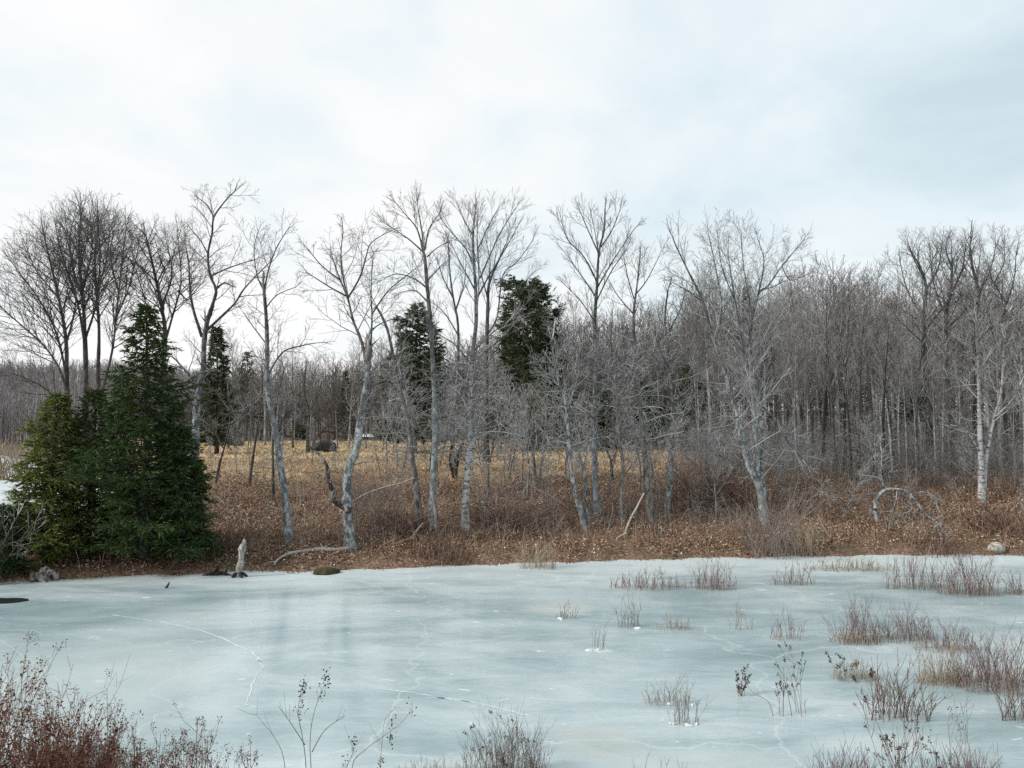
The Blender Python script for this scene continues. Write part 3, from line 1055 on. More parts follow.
H('bare_tree', 'big pale bare tree with several stems from one base and broad crown', (766, 524), [
    ([(765, 523), (761, 495), (756, 479), (749, 467), (743, 442), (739, 425), (734, 405), (727, 380), (716, 348), (702, 300), (690, 275), (675, 244)], 9.5, 1.3),
    ([(762, 500), (759, 480), (757, 454), (754, 430), (753, 400), (745, 360), (735, 300), (728, 255)], 7.5, 1.2),
    ([(764, 500), (762, 475), (762, 449), (761, 417), (754, 375), (750, 335), (758, 295), (768, 286), (782, 266), (802, 242)], 7, 1.2),
    ([(715, 345), (722, 310), (716, 270), (708, 232)], 2.5, 0.9),
    ([(745, 360), (752, 320), (744, 270), (741, 232)], 2.5, 0.9),
    ([(703, 302), (686, 290), (672, 282)], 1.9, 0.8),
    ([(734, 298), (722, 268), (718, 240)], 1.9, 0.8),
    ([(758, 295), (764, 262), (758, 240)], 1.9, 0.8),
    ([(782, 266), (790, 280), (806, 275)], 1.6, 0.8),
    ([(753, 402), (742, 415), (730, 425), (712, 428)], 2.4, 1.0),
    ([(757, 402), (776, 420), (790, 445), (803, 460), (798, 480), (795, 500)], 2.6, 1.2),
    ([(803, 460), (815, 478), (830, 492)], 1.8, 0.9),
], 'dense', dens=2.5, Lc=2.3, lmat='pale', tmat='twig', shag=(26, .15, .5, 2.2), seed=15, group='bare trees along the far bank')
H('birch_tree', 'white birch pair with dark-blotched feet splitting from one base near the right edge', (983, 503), [
    ([(982, 501), (981, 467), (980, 436), (979, 405), (978, 358), (976, 320)], 6.5, 2),
    ([(984, 492), (985, 470), (987, 452), (994, 417), (1001, 392), (1004, 350), (1010, 310)], 6, 1.6),
    ([(981, 455), (966, 430), (950, 425)], 2.2, 0.9),
    ([(994, 418), (1012, 400), (1020, 385)], 2, 0.8),
    ([(979, 400), (960, 380), (948, 372)], 2, 0.8),
], 'dense', 'white', dens=1.8, Lc=1.7, shag=(12, .3, .8, 1.8), seed=16, cat='birch tree')
for i, (bx, lab, limbs) in enumerate((
    (928, 'dark broad bare tree at right, leftmost of three tallest crowns',
     [([(930, 480), (929, 420), (925, 360), (924, 317), (926, 286), (918, 262)], 7, 2),
      ([(926, 290), (938, 268), (942, 245)], 2.4, .9), ([(925, 320), (908, 292), (900, 262)], 2.4, .9), ([(922, 275), (912, 255), (908, 242)], 2, .8),
      ([(925, 330), (945, 305), (956, 290)], 2, .8), ([(926, 345), (904, 325), (893, 312)], 2, .8)]),
    (950, 'dark broad bare tree at right, middle one of three tallest crowns',
     [([(950, 482), (950, 420), (946, 360), (946, 317), (951, 290), (952, 262)], 7, 2),
      ([(950, 295), (962, 270), (966, 243)], 2.4, .9), ([(947, 318), (934, 285), (930, 250)], 2.4, .9), ([(952, 268), (946, 250), (948, 238)], 2, .8),
      ([(946, 330), (964, 312), (974, 300)], 2, .8)]),
    (978, 'broad bare tree with bent side limb, rightmost of three tallest crowns',
     [([(976, 482), (976, 420), (974, 360), (974, 323), (979, 295), (972, 265), (970, 245)], 7, 1.6),
      ([(975, 345), (988, 330), (1000, 322), (1006, 305), (1001, 295), (992, 280)], 3.4, 1.2), ([(1006, 305), (1014, 280), (1016, 255)], 2.2, .9),
      ([(978, 297), (990, 270), (996, 246)], 2.2, .9), ([(974, 325), (962, 300), (958, 280)], 2, .8), ([(994, 284), (1004, 262), (1004, 245)], 1.8, .8)]))):
    H('bare_tree', lab, (bx, 486), limbs, 'dense', 'dark', dens=3.2, Lc=3.0, tmat='twig_mid', seed=20 + i, Y=44 + i, group='bare trees in the wood at right')
for i, (bx, lab, limbs) in enumerate((
    (70, 'large dark bare tree at far left with limbs sweeping out to the left edge',
     [([(72, 480), (70, 430), (67, 390), (66, 340), (58, 295), (45, 240)], 7, 1.4),
      ([(69, 400), (60, 370), (43, 345), (12, 317), (-6, 300)], 3.4, 1), ([(68, 385), (57, 335), (38, 298), (17, 270)], 3.2, 1),
      ([(66, 345), (76, 300), (70, 250)], 2.6, .9), ([(60, 300), (36, 270), (28, 250)], 2.2, .9), ([(70, 410), (40, 385), (8, 372)], 2.2, .9)]),
    (87, 'large dark bare tree with tall domed crown, left of the tallest conifer tip',
     [([(87, 480), (86, 420), (86, 380), (85, 340), (83, 300), (79, 255), (81, 212)], 7.5, 1.4),
      ([(85, 345), (77, 300), (64, 262), (57, 235)], 3.2, 1), ([(85, 340), (97, 300), (100, 250), (96, 222)], 3, 1), ([(83, 300), (70, 255), (72, 225)], 2.6, .9),
      ([(83, 290), (92, 250), (90, 220)], 2.4, .9)]),
    (110, 'dark bare tree with close upright limbs behind the left side of the tallest conifer',
     [([(104, 480), (100, 420), (98, 375), (99, 329), (95, 266), (98, 228)], 6, 1.4),
      ([(100, 400), (112, 352), (116, 317), (121, 272), (126, 230)], 3.6, 1), ([(115, 320), (128, 290), (138, 250)], 2.6, .9), ([(97, 290), (106, 262), (110, 232)], 2.4, .9),
      ([(118, 290), (110, 255), (114, 232)], 2.2, .9)]),
    (160, 'dark twisted bare tree with a dense crooked crown rising right behind the tallest conifer',
     [([(158, 480), (160, 420), (163, 375), (165, 330), (160, 300), (152, 262), (146, 236)], 7, 1.4),
      ([(164, 345), (172, 318), (181, 282), (178, 240)], 3.4, 1), ([(162, 305), (172, 275), (166, 240)], 2.8, .9), ([(164, 340), (150, 315), (142, 290), (136, 270)], 2.8, .9),
      ([(178, 290), (188, 300), (192, 285)], 2.2, .9), ([(156, 285), (168, 262), (176, 255)], 2.2, .9)]))):
    H('bare_tree', lab, (bx, 486), limbs, 'dense' if i != 3 else 'gnarl', 'dark', dens=4.6, Lc=3.1, tmat='twig_dark', seed=30 + i, Y=40 + 1.3 * i, group='dark bare trees behind the conifers')
# small trees of the field edge, between the first trunks
for i, (lab, limbs) in enumerate((
    ('thin dark leaning stem in the brown weeds left of the leaning pale tree', [([(249, 486), (254, 450), (258, 425), (262, 395), (262, 360)], 3.2, 1), ([(258, 425), (246, 405), (240, 390)], 1.6, .8)]),
    ('thin dark bent stem nearest the conifers at the meadow edge', [([(216, 484), (220, 462), (225, 445), (230, 420), (228, 390)], 3, 1), ([(224, 450), (215, 432), (208, 425)], 1.6, .8)]),
    ('thin dark upright stem close behind the leaning pale tree', [([(273, 502), (273, 470), (273, 440), (276, 405), (284, 370)], 3.4, 1), ([(273, 445), (283, 420), (288, 400)], 1.6, .8)]),
    ('small dark tree standing in the tan meadow left of the black boulder', [([(308, 452), (308, 430), (309, 412), (304, 390), (306, 366)], 4, 1.2), ([(308, 415), (318, 395), (322, 380)], 1.8, .9), ([(308, 418), (296, 400), (290, 384)], 1.8, .9)]),
    ('pale thin stem with hooked side branch in front of the dark spruce', [([(239, 444), (239, 420), (240, 405), (238, 385), (243, 360)], 2.6, 1), ([(239, 412), (250, 402), (262, 398)], 1.5, .8)]),
    ('thin grey stem bent right at its top, in weeds right of the birch', [([(484, 520), (488, 490), (489, 465), (495, 445), (508, 425)], 3, 1), ([(489, 468), (482, 450), (483, 432)], 1.4, .8)]),
    ('slight dark forked stem in the meadow behind the tall vase-shaped tree', [([(612, 482), (611, 462), (606, 450), (600, 440), (595, 420)], 3.4, 1), ([(611, 463), (617, 448), (616, 430)], 2.4, .8)]),
    ('thin dark stem at the meadow edge between the birch and the middle cluster', [([(536, 485), (534, 460), (532, 445), (530, 420), (534, 390)], 3, 1), ([(533, 450), (545, 430), (548, 410)], 1.5, .8)]),
    ('pale thin sapling in the brown scrub left of the big multi-stemmed tree', [([(713, 497), (716, 475), (718, 455), (722, 435), (715, 410)], 2.6, 1), ([(717, 457), (707, 442), (700, 440)], 1.4, .8), ([(718, 455), (732, 462), (736, 476)], 1.4, .8)]))):
    H('sapling', lab, limbs[0][0][0], limbs, 'gnarl', 'dark' if 'dark' in lab else 'grey', dens=2.4, Lc=1.5, tmat='twig_mid', seed=40 + i, group='thin stems along the meadow edge', cat='sapling')

# ------------------------------------------------------------------ conifers


def conifer_meshes(seed, Ht, R, prof, nb, leaf, droop=0.25, density=1.0, trunk_r=0.16, clear=0.04, per=9, rag=(0.55, 1.2)):
    """trunk + branches mesh and needle mesh at the origin; prof(t) gives radius share at relative height"""
    r = np.random.default_rng(seed)
    tm = Mesh()
    lean = r.normal(0, 0.12, 2)
    zs = np.linspace(0, 1, 9)
    tp = [(lean[0] * t * t, lean[1] * t * t, Ht * t * 0.985 - 0.2 * (1 - t)) for t in zs]
    tm.tube(tp, [trunk_r * (1.15 - 1.08 * t) for t in zs], None, 8)
    out = []
    lobes = r.uniform(0, 6.283, 3)
    for k in range(nb):
        t = clear + (0.985 - clear) * (k + r.uniform(0, 1)) / nb
        az = k * 2.399 + r.normal(0, .35)
        Rl = R * prof(t) * (0.86 + 0.20 * math.sin(az * 2 + lobes[0] + 5 * t) + 0.16 * math.sin(az * 3 + 17 * t + lobes[1])) * r.uniform(*rag)
        if Rl < 0.08:
            Rl = 0.08
        base = np.array([lean[0] * t * t, lean[1] * t * t, Ht * t])
        el = 0.55 * t + 0.10 - droop * (1 - t)
        dirh = np.array([math.cos(az), math.sin(az), 0])
        n = 5
        pts = []
        for i in range(n):
            u = i / (n - 1)
            pts.append(base + dirh * Rl * u + np.array([0, 0, Rl * (el * u - droop * 0.6 * u * u + 0.16 * u ** 3)]))
        pts = np.array(pts)
        tm.tube(pts, 0.012 + 0.012 * Rl, 0.004, 3)
        ns = max(4, int(Rl * 11 * density))
        us = np.sqrt(r.uniform(0.03, 1, ns))
        idx = us * (n - 1)
        i0 = np.minimum(n - 2, idx.astype(int))
        fr = (idx - i0)[:, None]
        c = pts[i0] * (1 - fr) + pts[i0 + 1] * fr
        side = np.array([-math.sin(az), math.cos(az), 0])
        # each spray: a side twig with needles
        sl = (0.20 + 0.34 * Rl * (1 - 0.55 * us)) * r.uniform(0.5, 1.35, ns)
        sg = np.where(r.uniform(0, 1, ns) < 0.5, -1, 1)
        sd_ = (dirh[None] * r.uniform(0.4, 1.0, ns)[:, None] + side[None] * (sg * r.uniform(0.3, 1.1, ns))[:, None]
               + np.array([0, 0, 1])[None] * r.normal(0.02 - droop * 0.4, 0.28, ns)[:, None])
        sd_ /= np.linalg.norm(sd_, axis=1, keepdims=True)
        m_ = per
        v = r.uniform(0.0, 1, (ns, m_))
        p0 = c[:, None] + sd_[:, None] * (sl[:, None] * v)[..., None]
        nd = sd_[:, None] * 1.1 + r.normal(0, 0.42, (ns, m_, 3)) + np.array([0, 0, -0.12])
        nd /= np.linalg.norm(nd, axis=2, keepdims=True)
        L_ = leaf * r.uniform(0.6, 1.35, (ns, m_))[..., None]
        wv = np.cross(nd, r.normal(0, 1, (ns, m_, 3)))
        wv /= np.linalg.norm(wv, axis=2, keepdims=True)
        wv *= L_ * 0.13
        out.append(np.stack([p0 - wv, p0 + wv, p0 + nd * L_], 2).reshape(-1, 3, 3))
    nm = Mesh()
    nm.tris(np.concatenate(out))
    return tm, nm


def conifer(name, label, loc, seed, Ht, R, prof, nb, leaf, mat, group=None, cat='conifer', **k):
    root = thing(name, (0, 0, 0), label, cat, group)
    tm, nm = conifer_meshes(seed, Ht, R, prof, nb, leaf, **k)
    tm.build('trunk', M['dark'], root)
    nm.build('crown', M[mat], root, False)
    root.location = loc
    return root


def cone(t):
    return (1 - t) ** 1.0 * min(1, 0.62 + t * 4)


def spire(t):
    return ((1 - t) ** 0.80 + 0.005) * min(1, 0.66 + t * 3) * (0.92 + 0.12 * math.sin(t * 23) + 0.08 * math.sin(t * 41))


def bushy(t):
    return min(1.0, (1 - t) ** 0.7 * 1.12) * min(1, 0.55 + t * 3)


def full(t):
    return min(1.0, (1 - t) ** 0.55 * 1.05) * min(1, 0.55 + t * 3)


def dome(t):
    return max(0.06, (1 - max(0, (t - 0.72) / 0.28) ** 2) ** 0.5 * (1.0 - 0.55 * t) * 1.35) * min(1, 0.45 + t * 1.3)


def ragged(t):
    return max(0.08, (1 - t ** 2.6) * (0.85 + 0.12 * math.sin(t * 17)))


def cat_px(px, ytop, ybase, Y=None, wpx=None):
    """base point, height and radius (m) from pixel measures"""
    g = on_ground(px, ybase) if Y is None else at(px, ybase, Y)
    g.z = gz(g.x, g.y)
    Ht = at(px, ytop, g.y).z - g.z
    return g, Ht, 0.5 * wpx * g.y / F


for i, (lab, px, yt, yb, wp, mat, nb, seed, pf) in enumerate((
        ('tallest dark green conifer with a pointed tip, on the bank at left', 144, 303, 560, 152, 'needle', 340, 5, spire),
        ('yellow-green conifer at the left end of the conifer group', 46, 392, 562, 92, 'needle_y', 230, 6, bushy),
        ('mid-sized green conifer between the tall pointed one and the yellow-green one', 90, 388, 556, 98, 'needle_g', 200, 7, bushy),
        ('low bushy dark conifer at the right end of the group, beside the brown bank', 184, 425, 560, 76, 'needle', 210, 8, bushy),
        ('low dark green conifer sprawling at the left picture edge behind grey branches', 2, 505, 575, 62, 'needle', 120, 9, bushy))):
    g, Ht, R = cat_px(px, yt, yb, None, wp)
    conifer('conifer_tree', lab, g, seed, Ht, R, pf, nb, 0.145, mat, 'conifers on the bank at left', droop=0.30, density=1.2, clear=0.07, per=14, rag=(0.62, 1.15))

for i, (lab, px, yt, Y, wp, mat, nb, seed, pf, nm_) in enumerate((
        ('dark spruce directly behind the gnarled pale tree, right of the conifer group', 217, 326, 54, 54, 'needle_far', 170, 15, cone, 'spruce_tree'),
        ('sparse flat-branched pine poking above the treeline left of the leaning pale tree', 246, 350, 84, 34, 'needle_far', 60, 16, bushy, 'pine_tree'),
        ('large olive dark evergreen with a ragged square top behind the straight speckled tree', 415, 302, 57, 82, 'needle_far', 190, 17, ragged, 'evergreen_tree'),
        ('large dark evergreen with a rounded dome top right of the birch crown', 528, 281, 65, 84, 'needle_far', 230, 18, dome, 'evergreen_tree'),
        ('dark low-skirted evergreen at the back of the meadow right of the domed evergreen', 551, 372, 60, 60, 'needle', 170, 19, bushy, 'evergreen_tree'),
        ('small black-green spruce in the treeline left of the black-knotted tree', 345, 370, 100, 22, 'needle', 90, 20, cone, 'spruce_tree'),
        ('brownish conifer top showing through the crown of the big multi-stemmed tree', 750, 284, 84, 36, 'needle_brown', 130, 21, cone, 'pine_tree'),
        ('brownish pine top left of the dark pole trunks', 801, 298, 88, 34, 'needle_brown', 120, 22, bushy, 'pine_tree'),
        ('brownish pine top behind the dark pole trunks', 846, 308, 86, 36, 'needle_brown', 120, 23, bushy, 'pine_tree'),
        ('low spreading green hemlock at the back of the meadow beside the white-roofed shed', 394, 418, 88, 44, 'needle', 90, 24, bushy, 'hemlock_tree'),
        ('small green evergreen behind the meadow at the foot of the dark spruce', 300, 425, 96, 20, 'needle', 60, 25, bushy, 'evergreen_tree'),
        ('dark evergreen skirt behind the tall vase-shaped tree, at the back of the meadow', 603, 388, 62, 50, 'needle', 130, 27, bushy, 'evergreen_tree'),
        ('dark evergreen behind the dark-footed grey tree, at the back of the meadow', 645, 382, 63, 52, 'needle', 130, 28, bushy, 'evergreen_tree'),
        ('dark evergreen behind the blackened-base grey tree, at the back of the meadow', 692, 365, 61, 48, 'needle_far', 130, 29, bushy, 'evergreen_tree'),
        ('greenish evergreen lost among the grey trunks at right', 912, 345, 62, 44, 'needle_far', 120, 26, cone, 'evergreen_tree'))):
    g, Ht, R = cat_px(px, yt, 440, Y, wp)
    conifer(nm_, lab, g, seed, Ht, R, pf, nb, 0.34, mat, 'evergreens behind the meadow', droop=0.16, density=0.7 if 'sparse' in lab else 0.95, rag=(0.86, 1.06) if pf in (dome, ragged) else (0.55, 1.2), clear=0.25 if 'pine' in nm_ else 0.08)

# ------------------------------------------------------------------ woods: templates copied as individuals


def template(seed, Ht, q, tr, nlimb, Lc, mat, tmat, clear=0.4, wig=0.05, lev=2):
    random.seed(seed)
    root = thing('bare_tree', (0, 0, 0), 'bare tree', 'bare tree')
    mb = Mesh()
    p = Vector((0, 0, -0.3))
    d = Vector((U(-.06, .06), U(-.06, .06), 1)).normalized()
    pts, rs = [p.copy()], [tr * 1.3]
    n = 14
    for i in range(n):
        d = (d + Vector((U(-1, 1) * wig, U(-1, 1) * wig, 0.03))).normalized()
        p = p + d * (Ht * 0.86 / n)
        pts.append(p.copy())
        rs.append(tr * (1 - 0.86 * (i + 1) / n))
    mb.tube(pts, rs, None, 6)
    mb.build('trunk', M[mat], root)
    cr = Mesh()
    sprout(cr, pts, rs, nlimb, clear, 1.0, Lc, Q[q], lev, 2)
    sprout(cr, pts, rs, 6, 0.15, clear, Lc * 0.6, Q['shag'], 1, 0)
    cr.build('crown', M[tmat], root)
    return root


TPL = {
    'wood': [template(100 + i, 12.5 + (i % 3), 'far', (0.10, 0.15, 0.08, 0.12, 0.17, 0.10, 0.13, 0.09)[i], 27, 3.0, ('tall', 'dark', 'brownish', 'dark', 'tall', 'black', 'grey', 'tall')[i], ('twig_mid', 'twig', 'twig_dark', 'twig_mid')[i % 4], 0.40 + 0.03 * (i % 4)) for i in range(8)],
    'far': [template(120 + i, 12, 'far', 0.16, 22, 3.2, 'dark', 'twig_far', 0.22, lev=2) for i in range(4)],
    'pole': [template(140 + i, 13.0, 'far', 0.16, 14, 2.4, 'black' if i else 'dark', 'twig_mid', 0.52, 0.045) for i in range(3)],
    'birch': [template(160 + i, 12.0, 'far', 0.115, 18, 2.1, 'white', 'twig', 0.45, 0.05) for i in range(3)],
    'sap': [template(180 + i, 6.0, 'dense', 0.05, 18, 1.5, ('pale', 'grey')[i % 2], 'twig', 0.32, 0.10) for i in range(5)],
    'brown': [template(190 + i, 8.0, 'far', 0.08, 26, 2.2, 'dark', 'twig_far', 0.2, 0.09) for i in range(2)],
}
used = {}


def place(kind, px, Y, Hpx_top, label, group, name=None, cat='bare tree', wide=1.0):
    lst = TPL[kind]
    i = random.randrange(len(lst))
    src = lst[i]
    x = (px - CX) / F * Y * (cp if False else 1.0)
    z = gz(x, Y)
    base_h = {'wood': 13.5, 'far': 13, 'pole': 13.2, 'birch': 12.4, 'sap': 6.4, 'brown': 8.8}[kind]
    s = (at(px, Hpx_top, Y).z - z) / base_h
    s = max(0.3, s)
    ws = s * wide * U(0.9, 1.1)
    if src not in used:
        used[src] = True
        src.location = (x, Y, z)
        src.rotation_euler.z = U(0, 6.28)
        src.scale = (ws, ws, s)
        tag(src, label, cat, group)
        if name:
            src.name = name
        return src
    o = dup(src, (x, Y, z), U(0, 6.28), (ws, ws, s), label, group, cat)
    if name:
        o.name = name
    return o


random.seed(77)
# the dark pole stand and the pale birches of the wood at right
for px, yt, Y in ((820, 290, 42), (834, 285, 41), (843, 262, 43), (849, 300, 40.5), (857, 268, 40), (864, 290, 43), (871, 270, 42), (881, 290, 41), (811, 280, 45)):
    place('pole', px, Y, yt, 'slim black-trunked pole tree in the dark stand left of the pale birches', 'black pole trees in the wood at right', wide=0.8)
for px, yt, Y in ((891, 316, 42), (899, 300, 44), (882, 345, 45), (940, 300, 43), (921, 330, 44), (847, 350, 43), (1021, 320, 40), (858, 360, 46)):
    place('birch', px, Y, yt, 'white-stemmed birch standing among the darker trunks of the wood at right', 'white birches in the wood at right', 'birch_tree', 'birch tree', 0.8)


for px, yt, Y in ((700, 330, 46), (722, 300, 43), (795, 300, 41), (806, 330, 44), (905, 300, 41), (914, 330, 39), (962, 330, 41), (1000, 300, 42), (1012, 330, 44), (932, 350, 40), (948, 330, 43), (786, 340, 45)):
    i_ = (0, 4, 7)[random.randrange(3)]
    s_ = TPL['wood'][i_]
    keep = TPL['wood']
    TPL['wood'] = [s_]
    place('wood', px, Y, yt, 'pale-trunked slim tree on the front edge of the dense wood at right', 'pale slim trees on the edge of the wood', wide=.75)
    TPL['wood'] = keep


def zone_label(px, kind):
    if kind == 'far':
        for lim, txt in ((300, 'bare brownish tree of the far treeline, left of the black boulder'), (400, 'bare brownish tree of the far treeline, above the white-roofed shed'),
                         (520, 'bare brownish tree of the far treeline, behind the birch'), (2000, 'bare brownish tree of the far treeline, behind the middle cluster of trunks')):
            if px < lim:
                return txt
    for lim, txt in ((770, 'bare grey tree of the dense wood, behind the big multi-stemmed tree'), (880, 'bare grey tree of the dense wood, around the black pole trunks'),
                     (2000, 'bare grey tree of the dense wood, behind the birch pair at the right edge')):
        if px < lim:
            return txt


def top_line(px):
    return float(np.interp(px, [190, 240, 300, 360, 420, 480, 540, 600, 660, 700, 760, 820, 900, 960, 1040],
                           [374, 350, 346, 344, 330, 320, 304, 294, 288, 278, 268, 260, 262, 262, 268]))


# taller slender trees standing between the front trunks, seen against the sky
for k in range(16):
    px = 222 + 190 * ((k * 0.618 + .05) % 1)
    place('wood', px, U(56, 74), U(318, 362), 'slender bare tree rising from the meadow edge behind the two leftmost leaning trunks', 'slender trees at the meadow edge', wide=.9)
# dense wood at right, front to back
for k in range(118):
    px = U(685, 1050)
    Y = 42 + 50 * (k / 118) ** 1.1 + U(-2, 2)
    if px < 735 and Y < 55:
        px += 60
    if 800 < px < 890:
        Y = max(Y, 54)
    yt = top_line(px) + U(-22, 60)
    place('wood', px, Y, yt, zone_label(px, 'wood'), 'bare trees of the dense wood at right')
# far treeline behind the meadow
for k in range(96):
    px = 190 + 520 * ((k * 0.618 + U(0, .05)) % 1)
    Y = U(88, 118)
    yt = top_line(px) + U(-6, 50)
    place('far', px, Y, yt, zone_label(px, 'far'), 'bare trees of the far treeline')
# mid-distance trees behind the middle cluster of trunks
for k in range(34):
    px = 480 + 235 * ((k * 0.618 + .37) % 1)
    place('wood', px, U(64, 88), top_line(px) + U(-18, 40), 'bare grey tree behind the meadow, between the domed evergreen and the big several-stemmed tree', 'mid-distance bare trees behind the meadow')
for k in range(12):
    px = 225 + 240 * ((k * 0.618 + .11) % 1)
    place('wood', px, U(78, 96), top_line(px) + U(-22, 26), 'bare grey tree behind the meadow, left of the birch', 'mid-distance bare trees behind the meadow')
# brownish young trees in front of the treeline
for k in range(34):
    px = 470 + 250 * ((k * 0.618) % 1)
    Y = U(62, 86)
    place('brown', px, Y, U(325, 400), 'young brownish bare tree behind the meadow, behind the middle cluster of trunks', 'young trees at the back of the meadow', wide=1.15)
for k in range(16):
    px = 215 + 200 * ((k * 0.618) % 1)
    place('brown', px, U(84, 96), U(385, 425), 'young brownish bare tree behind the meadow, around the black boulder', 'young trees at the back of the meadow', wide=1.15)
# pale saplings among the bank trees
for k in range(30):
    px = 500 + 210 * ((k * 0.618 + .1) % 1)
    Y = U(34, 46)
    place('sap', px, Y, U(355, 440), 'pale twiggy sapling among the middle cluster of trunks', 'pale saplings on the bank', 'sapling', 'sapling', 1.3)
for k in range(20):
    px = 700 + 330 * ((k * 0.618 + .3) % 1)
    Y = U(33, 42)
    place('sap', px, Y, U(395, 470), 'pale twiggy sapling at the edge of the dense wood', 'pale saplings on the bank', 'sapling', 'sapling', 1.3)
for k in range(9):
    px = 375 + 120 * ((k * 0.618 + .2) % 1)
    place('sap', px, U(34, 44), U(390, 450), 'pale twiggy sapling around the foot of the birch', 'pale saplings on the bank', 'sapling', 'sapling', 1.2)
for k in range(16):
    px = 385 + 180 * ((k * 0.618 + .45) % 1)
    place('sap', px, U(40, 58), U(330, 405), 'grey twiggy young tree at the meadow edge, on either side of the birch', 'young grey trees at the meadow edge', 'sapling', 'sapling', 1.25)
for k in range(7):
    px = 205 + 160 * ((k * 0.618 + .2) % 1)
    place('sap', px, U(38, 46), U(400, 450), 'pale twiggy sapling between the conifers and the black-knotted tree', 'pale saplings on the bank', 'sapling', 'sapling', 1.2)

# distant woods that read as one mass
random.seed(5)
mb = Mesh()
r = np.random.default_rng(6)


def tuft_tree(mb, x, y, h, rt, nt_):
    z = gz(x, y)
    mb.tube([(x, y, z - .3), (x + r.normal(0, .3), y, z + h * .5), (x + r.normal(0, .5), y, z + h)], rt, rt * .4, 3)
    for k in range(nt_):
        f = r.uniform(0.15, 0.95)
        a = r.uniform(0, 6.283)
        L = h * 0.28 * (1.2 - f) * r.uniform(.6, 1.2) + 0.5
        p0 = (x, y, z + h * f)
        p1 = (x + math.cos(a) * L * .5, y + math.sin(a) * L * .5, z + h * f + L * .45)
        p2 = (x + math.cos(a) * L * .8, y + math.sin(a) * L * .8, z + h * f + L * r.uniform(.8, 1.2))
        mb.tube([p0, p1, p2], rt * .45, rt * .25, 3)


for k in range(1700):
    y = 100 + 110 * r.uniform() ** 1.3
    x = r.uniform(-0.52, 0.85) * y
    if x / y < -0.36 and y < 110:
        continue
    px = CX + F * x / y
    hmax = at(px, top_line(px) + 16, y).z - gz(x, y)
    tuft_tree(mb, x, y, max(3, hmax * r.uniform(.6, 1.0)), 0.10, 16)
tag(mb.build('distant_wood', M['twig_far'], None), 'grey-brown mass of distant bare woods behind the meadow', 'far wood', kind='stuff')
mb = Mesh()
for k in range(5200):
    y = r.uniform(150, 470)
    x = r.uniform(-0.85, -0.3) * y
    if y < 230 and x / y > -0.55:
        continue
    tuft_tree(mb, x, y, r.uniform(7, 12), 0.16, 7)
tag(mb.build('hillside_wood', M['hillside'], None), 'bare purplish grey woods covering the low hill at the left edge', 'far wood', kind='stuff')

# undergrowth: grey twig tangle along the edge of the wood
mb = Mesh()


def thicket(n, x0, x1, d0, d1, h0, h1, dens=None, seed=0, rt=0.008):
    x, y, r_ = scatter(n, (x0, x1), (d0, d1), dens, seed)
    z = ground(x, y)
    for i in range(len(x)):
        h = r_.uniform(h0, h1)
        a = r_.uniform(0, 6.283)
        ln = abs(r_.normal(0, .55)) * h
        ax, ay = math.cos(a) * ln, math.sin(a) * ln
        p = [np.array([x[i] + ax * t, y[i] + ay * t, z[i] + h * (t - .25 * t * t * ln / h)]) for t in (0, .35, .7, 1)]
        mb.tube(p, rt, rt * .55, 3)
        for k in range(3):
            f = r_.uniform(.25, .95)
            j = min(2, int(f * 3))
            b0 = p[j] + (p[j + 1] - p[j]) * (f * 3 - j)
            dv = r_.normal(0, 1, 3)
            dv[2] = abs(dv[2]) * .8
            dv *= h * .3 / np.linalg.norm(dv)
            mb.tube([b0, b0 + dv * .5 + np.array([0, 0, .03]), b0 + dv], rt * .6, rt * .5, 3)


thicket(4600, 8, 30, 9, 26, 0.8, 3.0, lambda x, y, d: smooth(0.18, 0.28, x / y) * 1.0, 41)
thicket(500, -2, 10, 2.0, 9, 0.4, 1.3, None, 42)
thicket(600, -18, 2, 1.5, 11, 0.4, 1.2, None, 43)
tag(mb.build('undergrowth', M['twig_mid'], None), 'grey tangle of leafless undergrowth along the edge of the wood', 'undergrowth', kind='stuff')

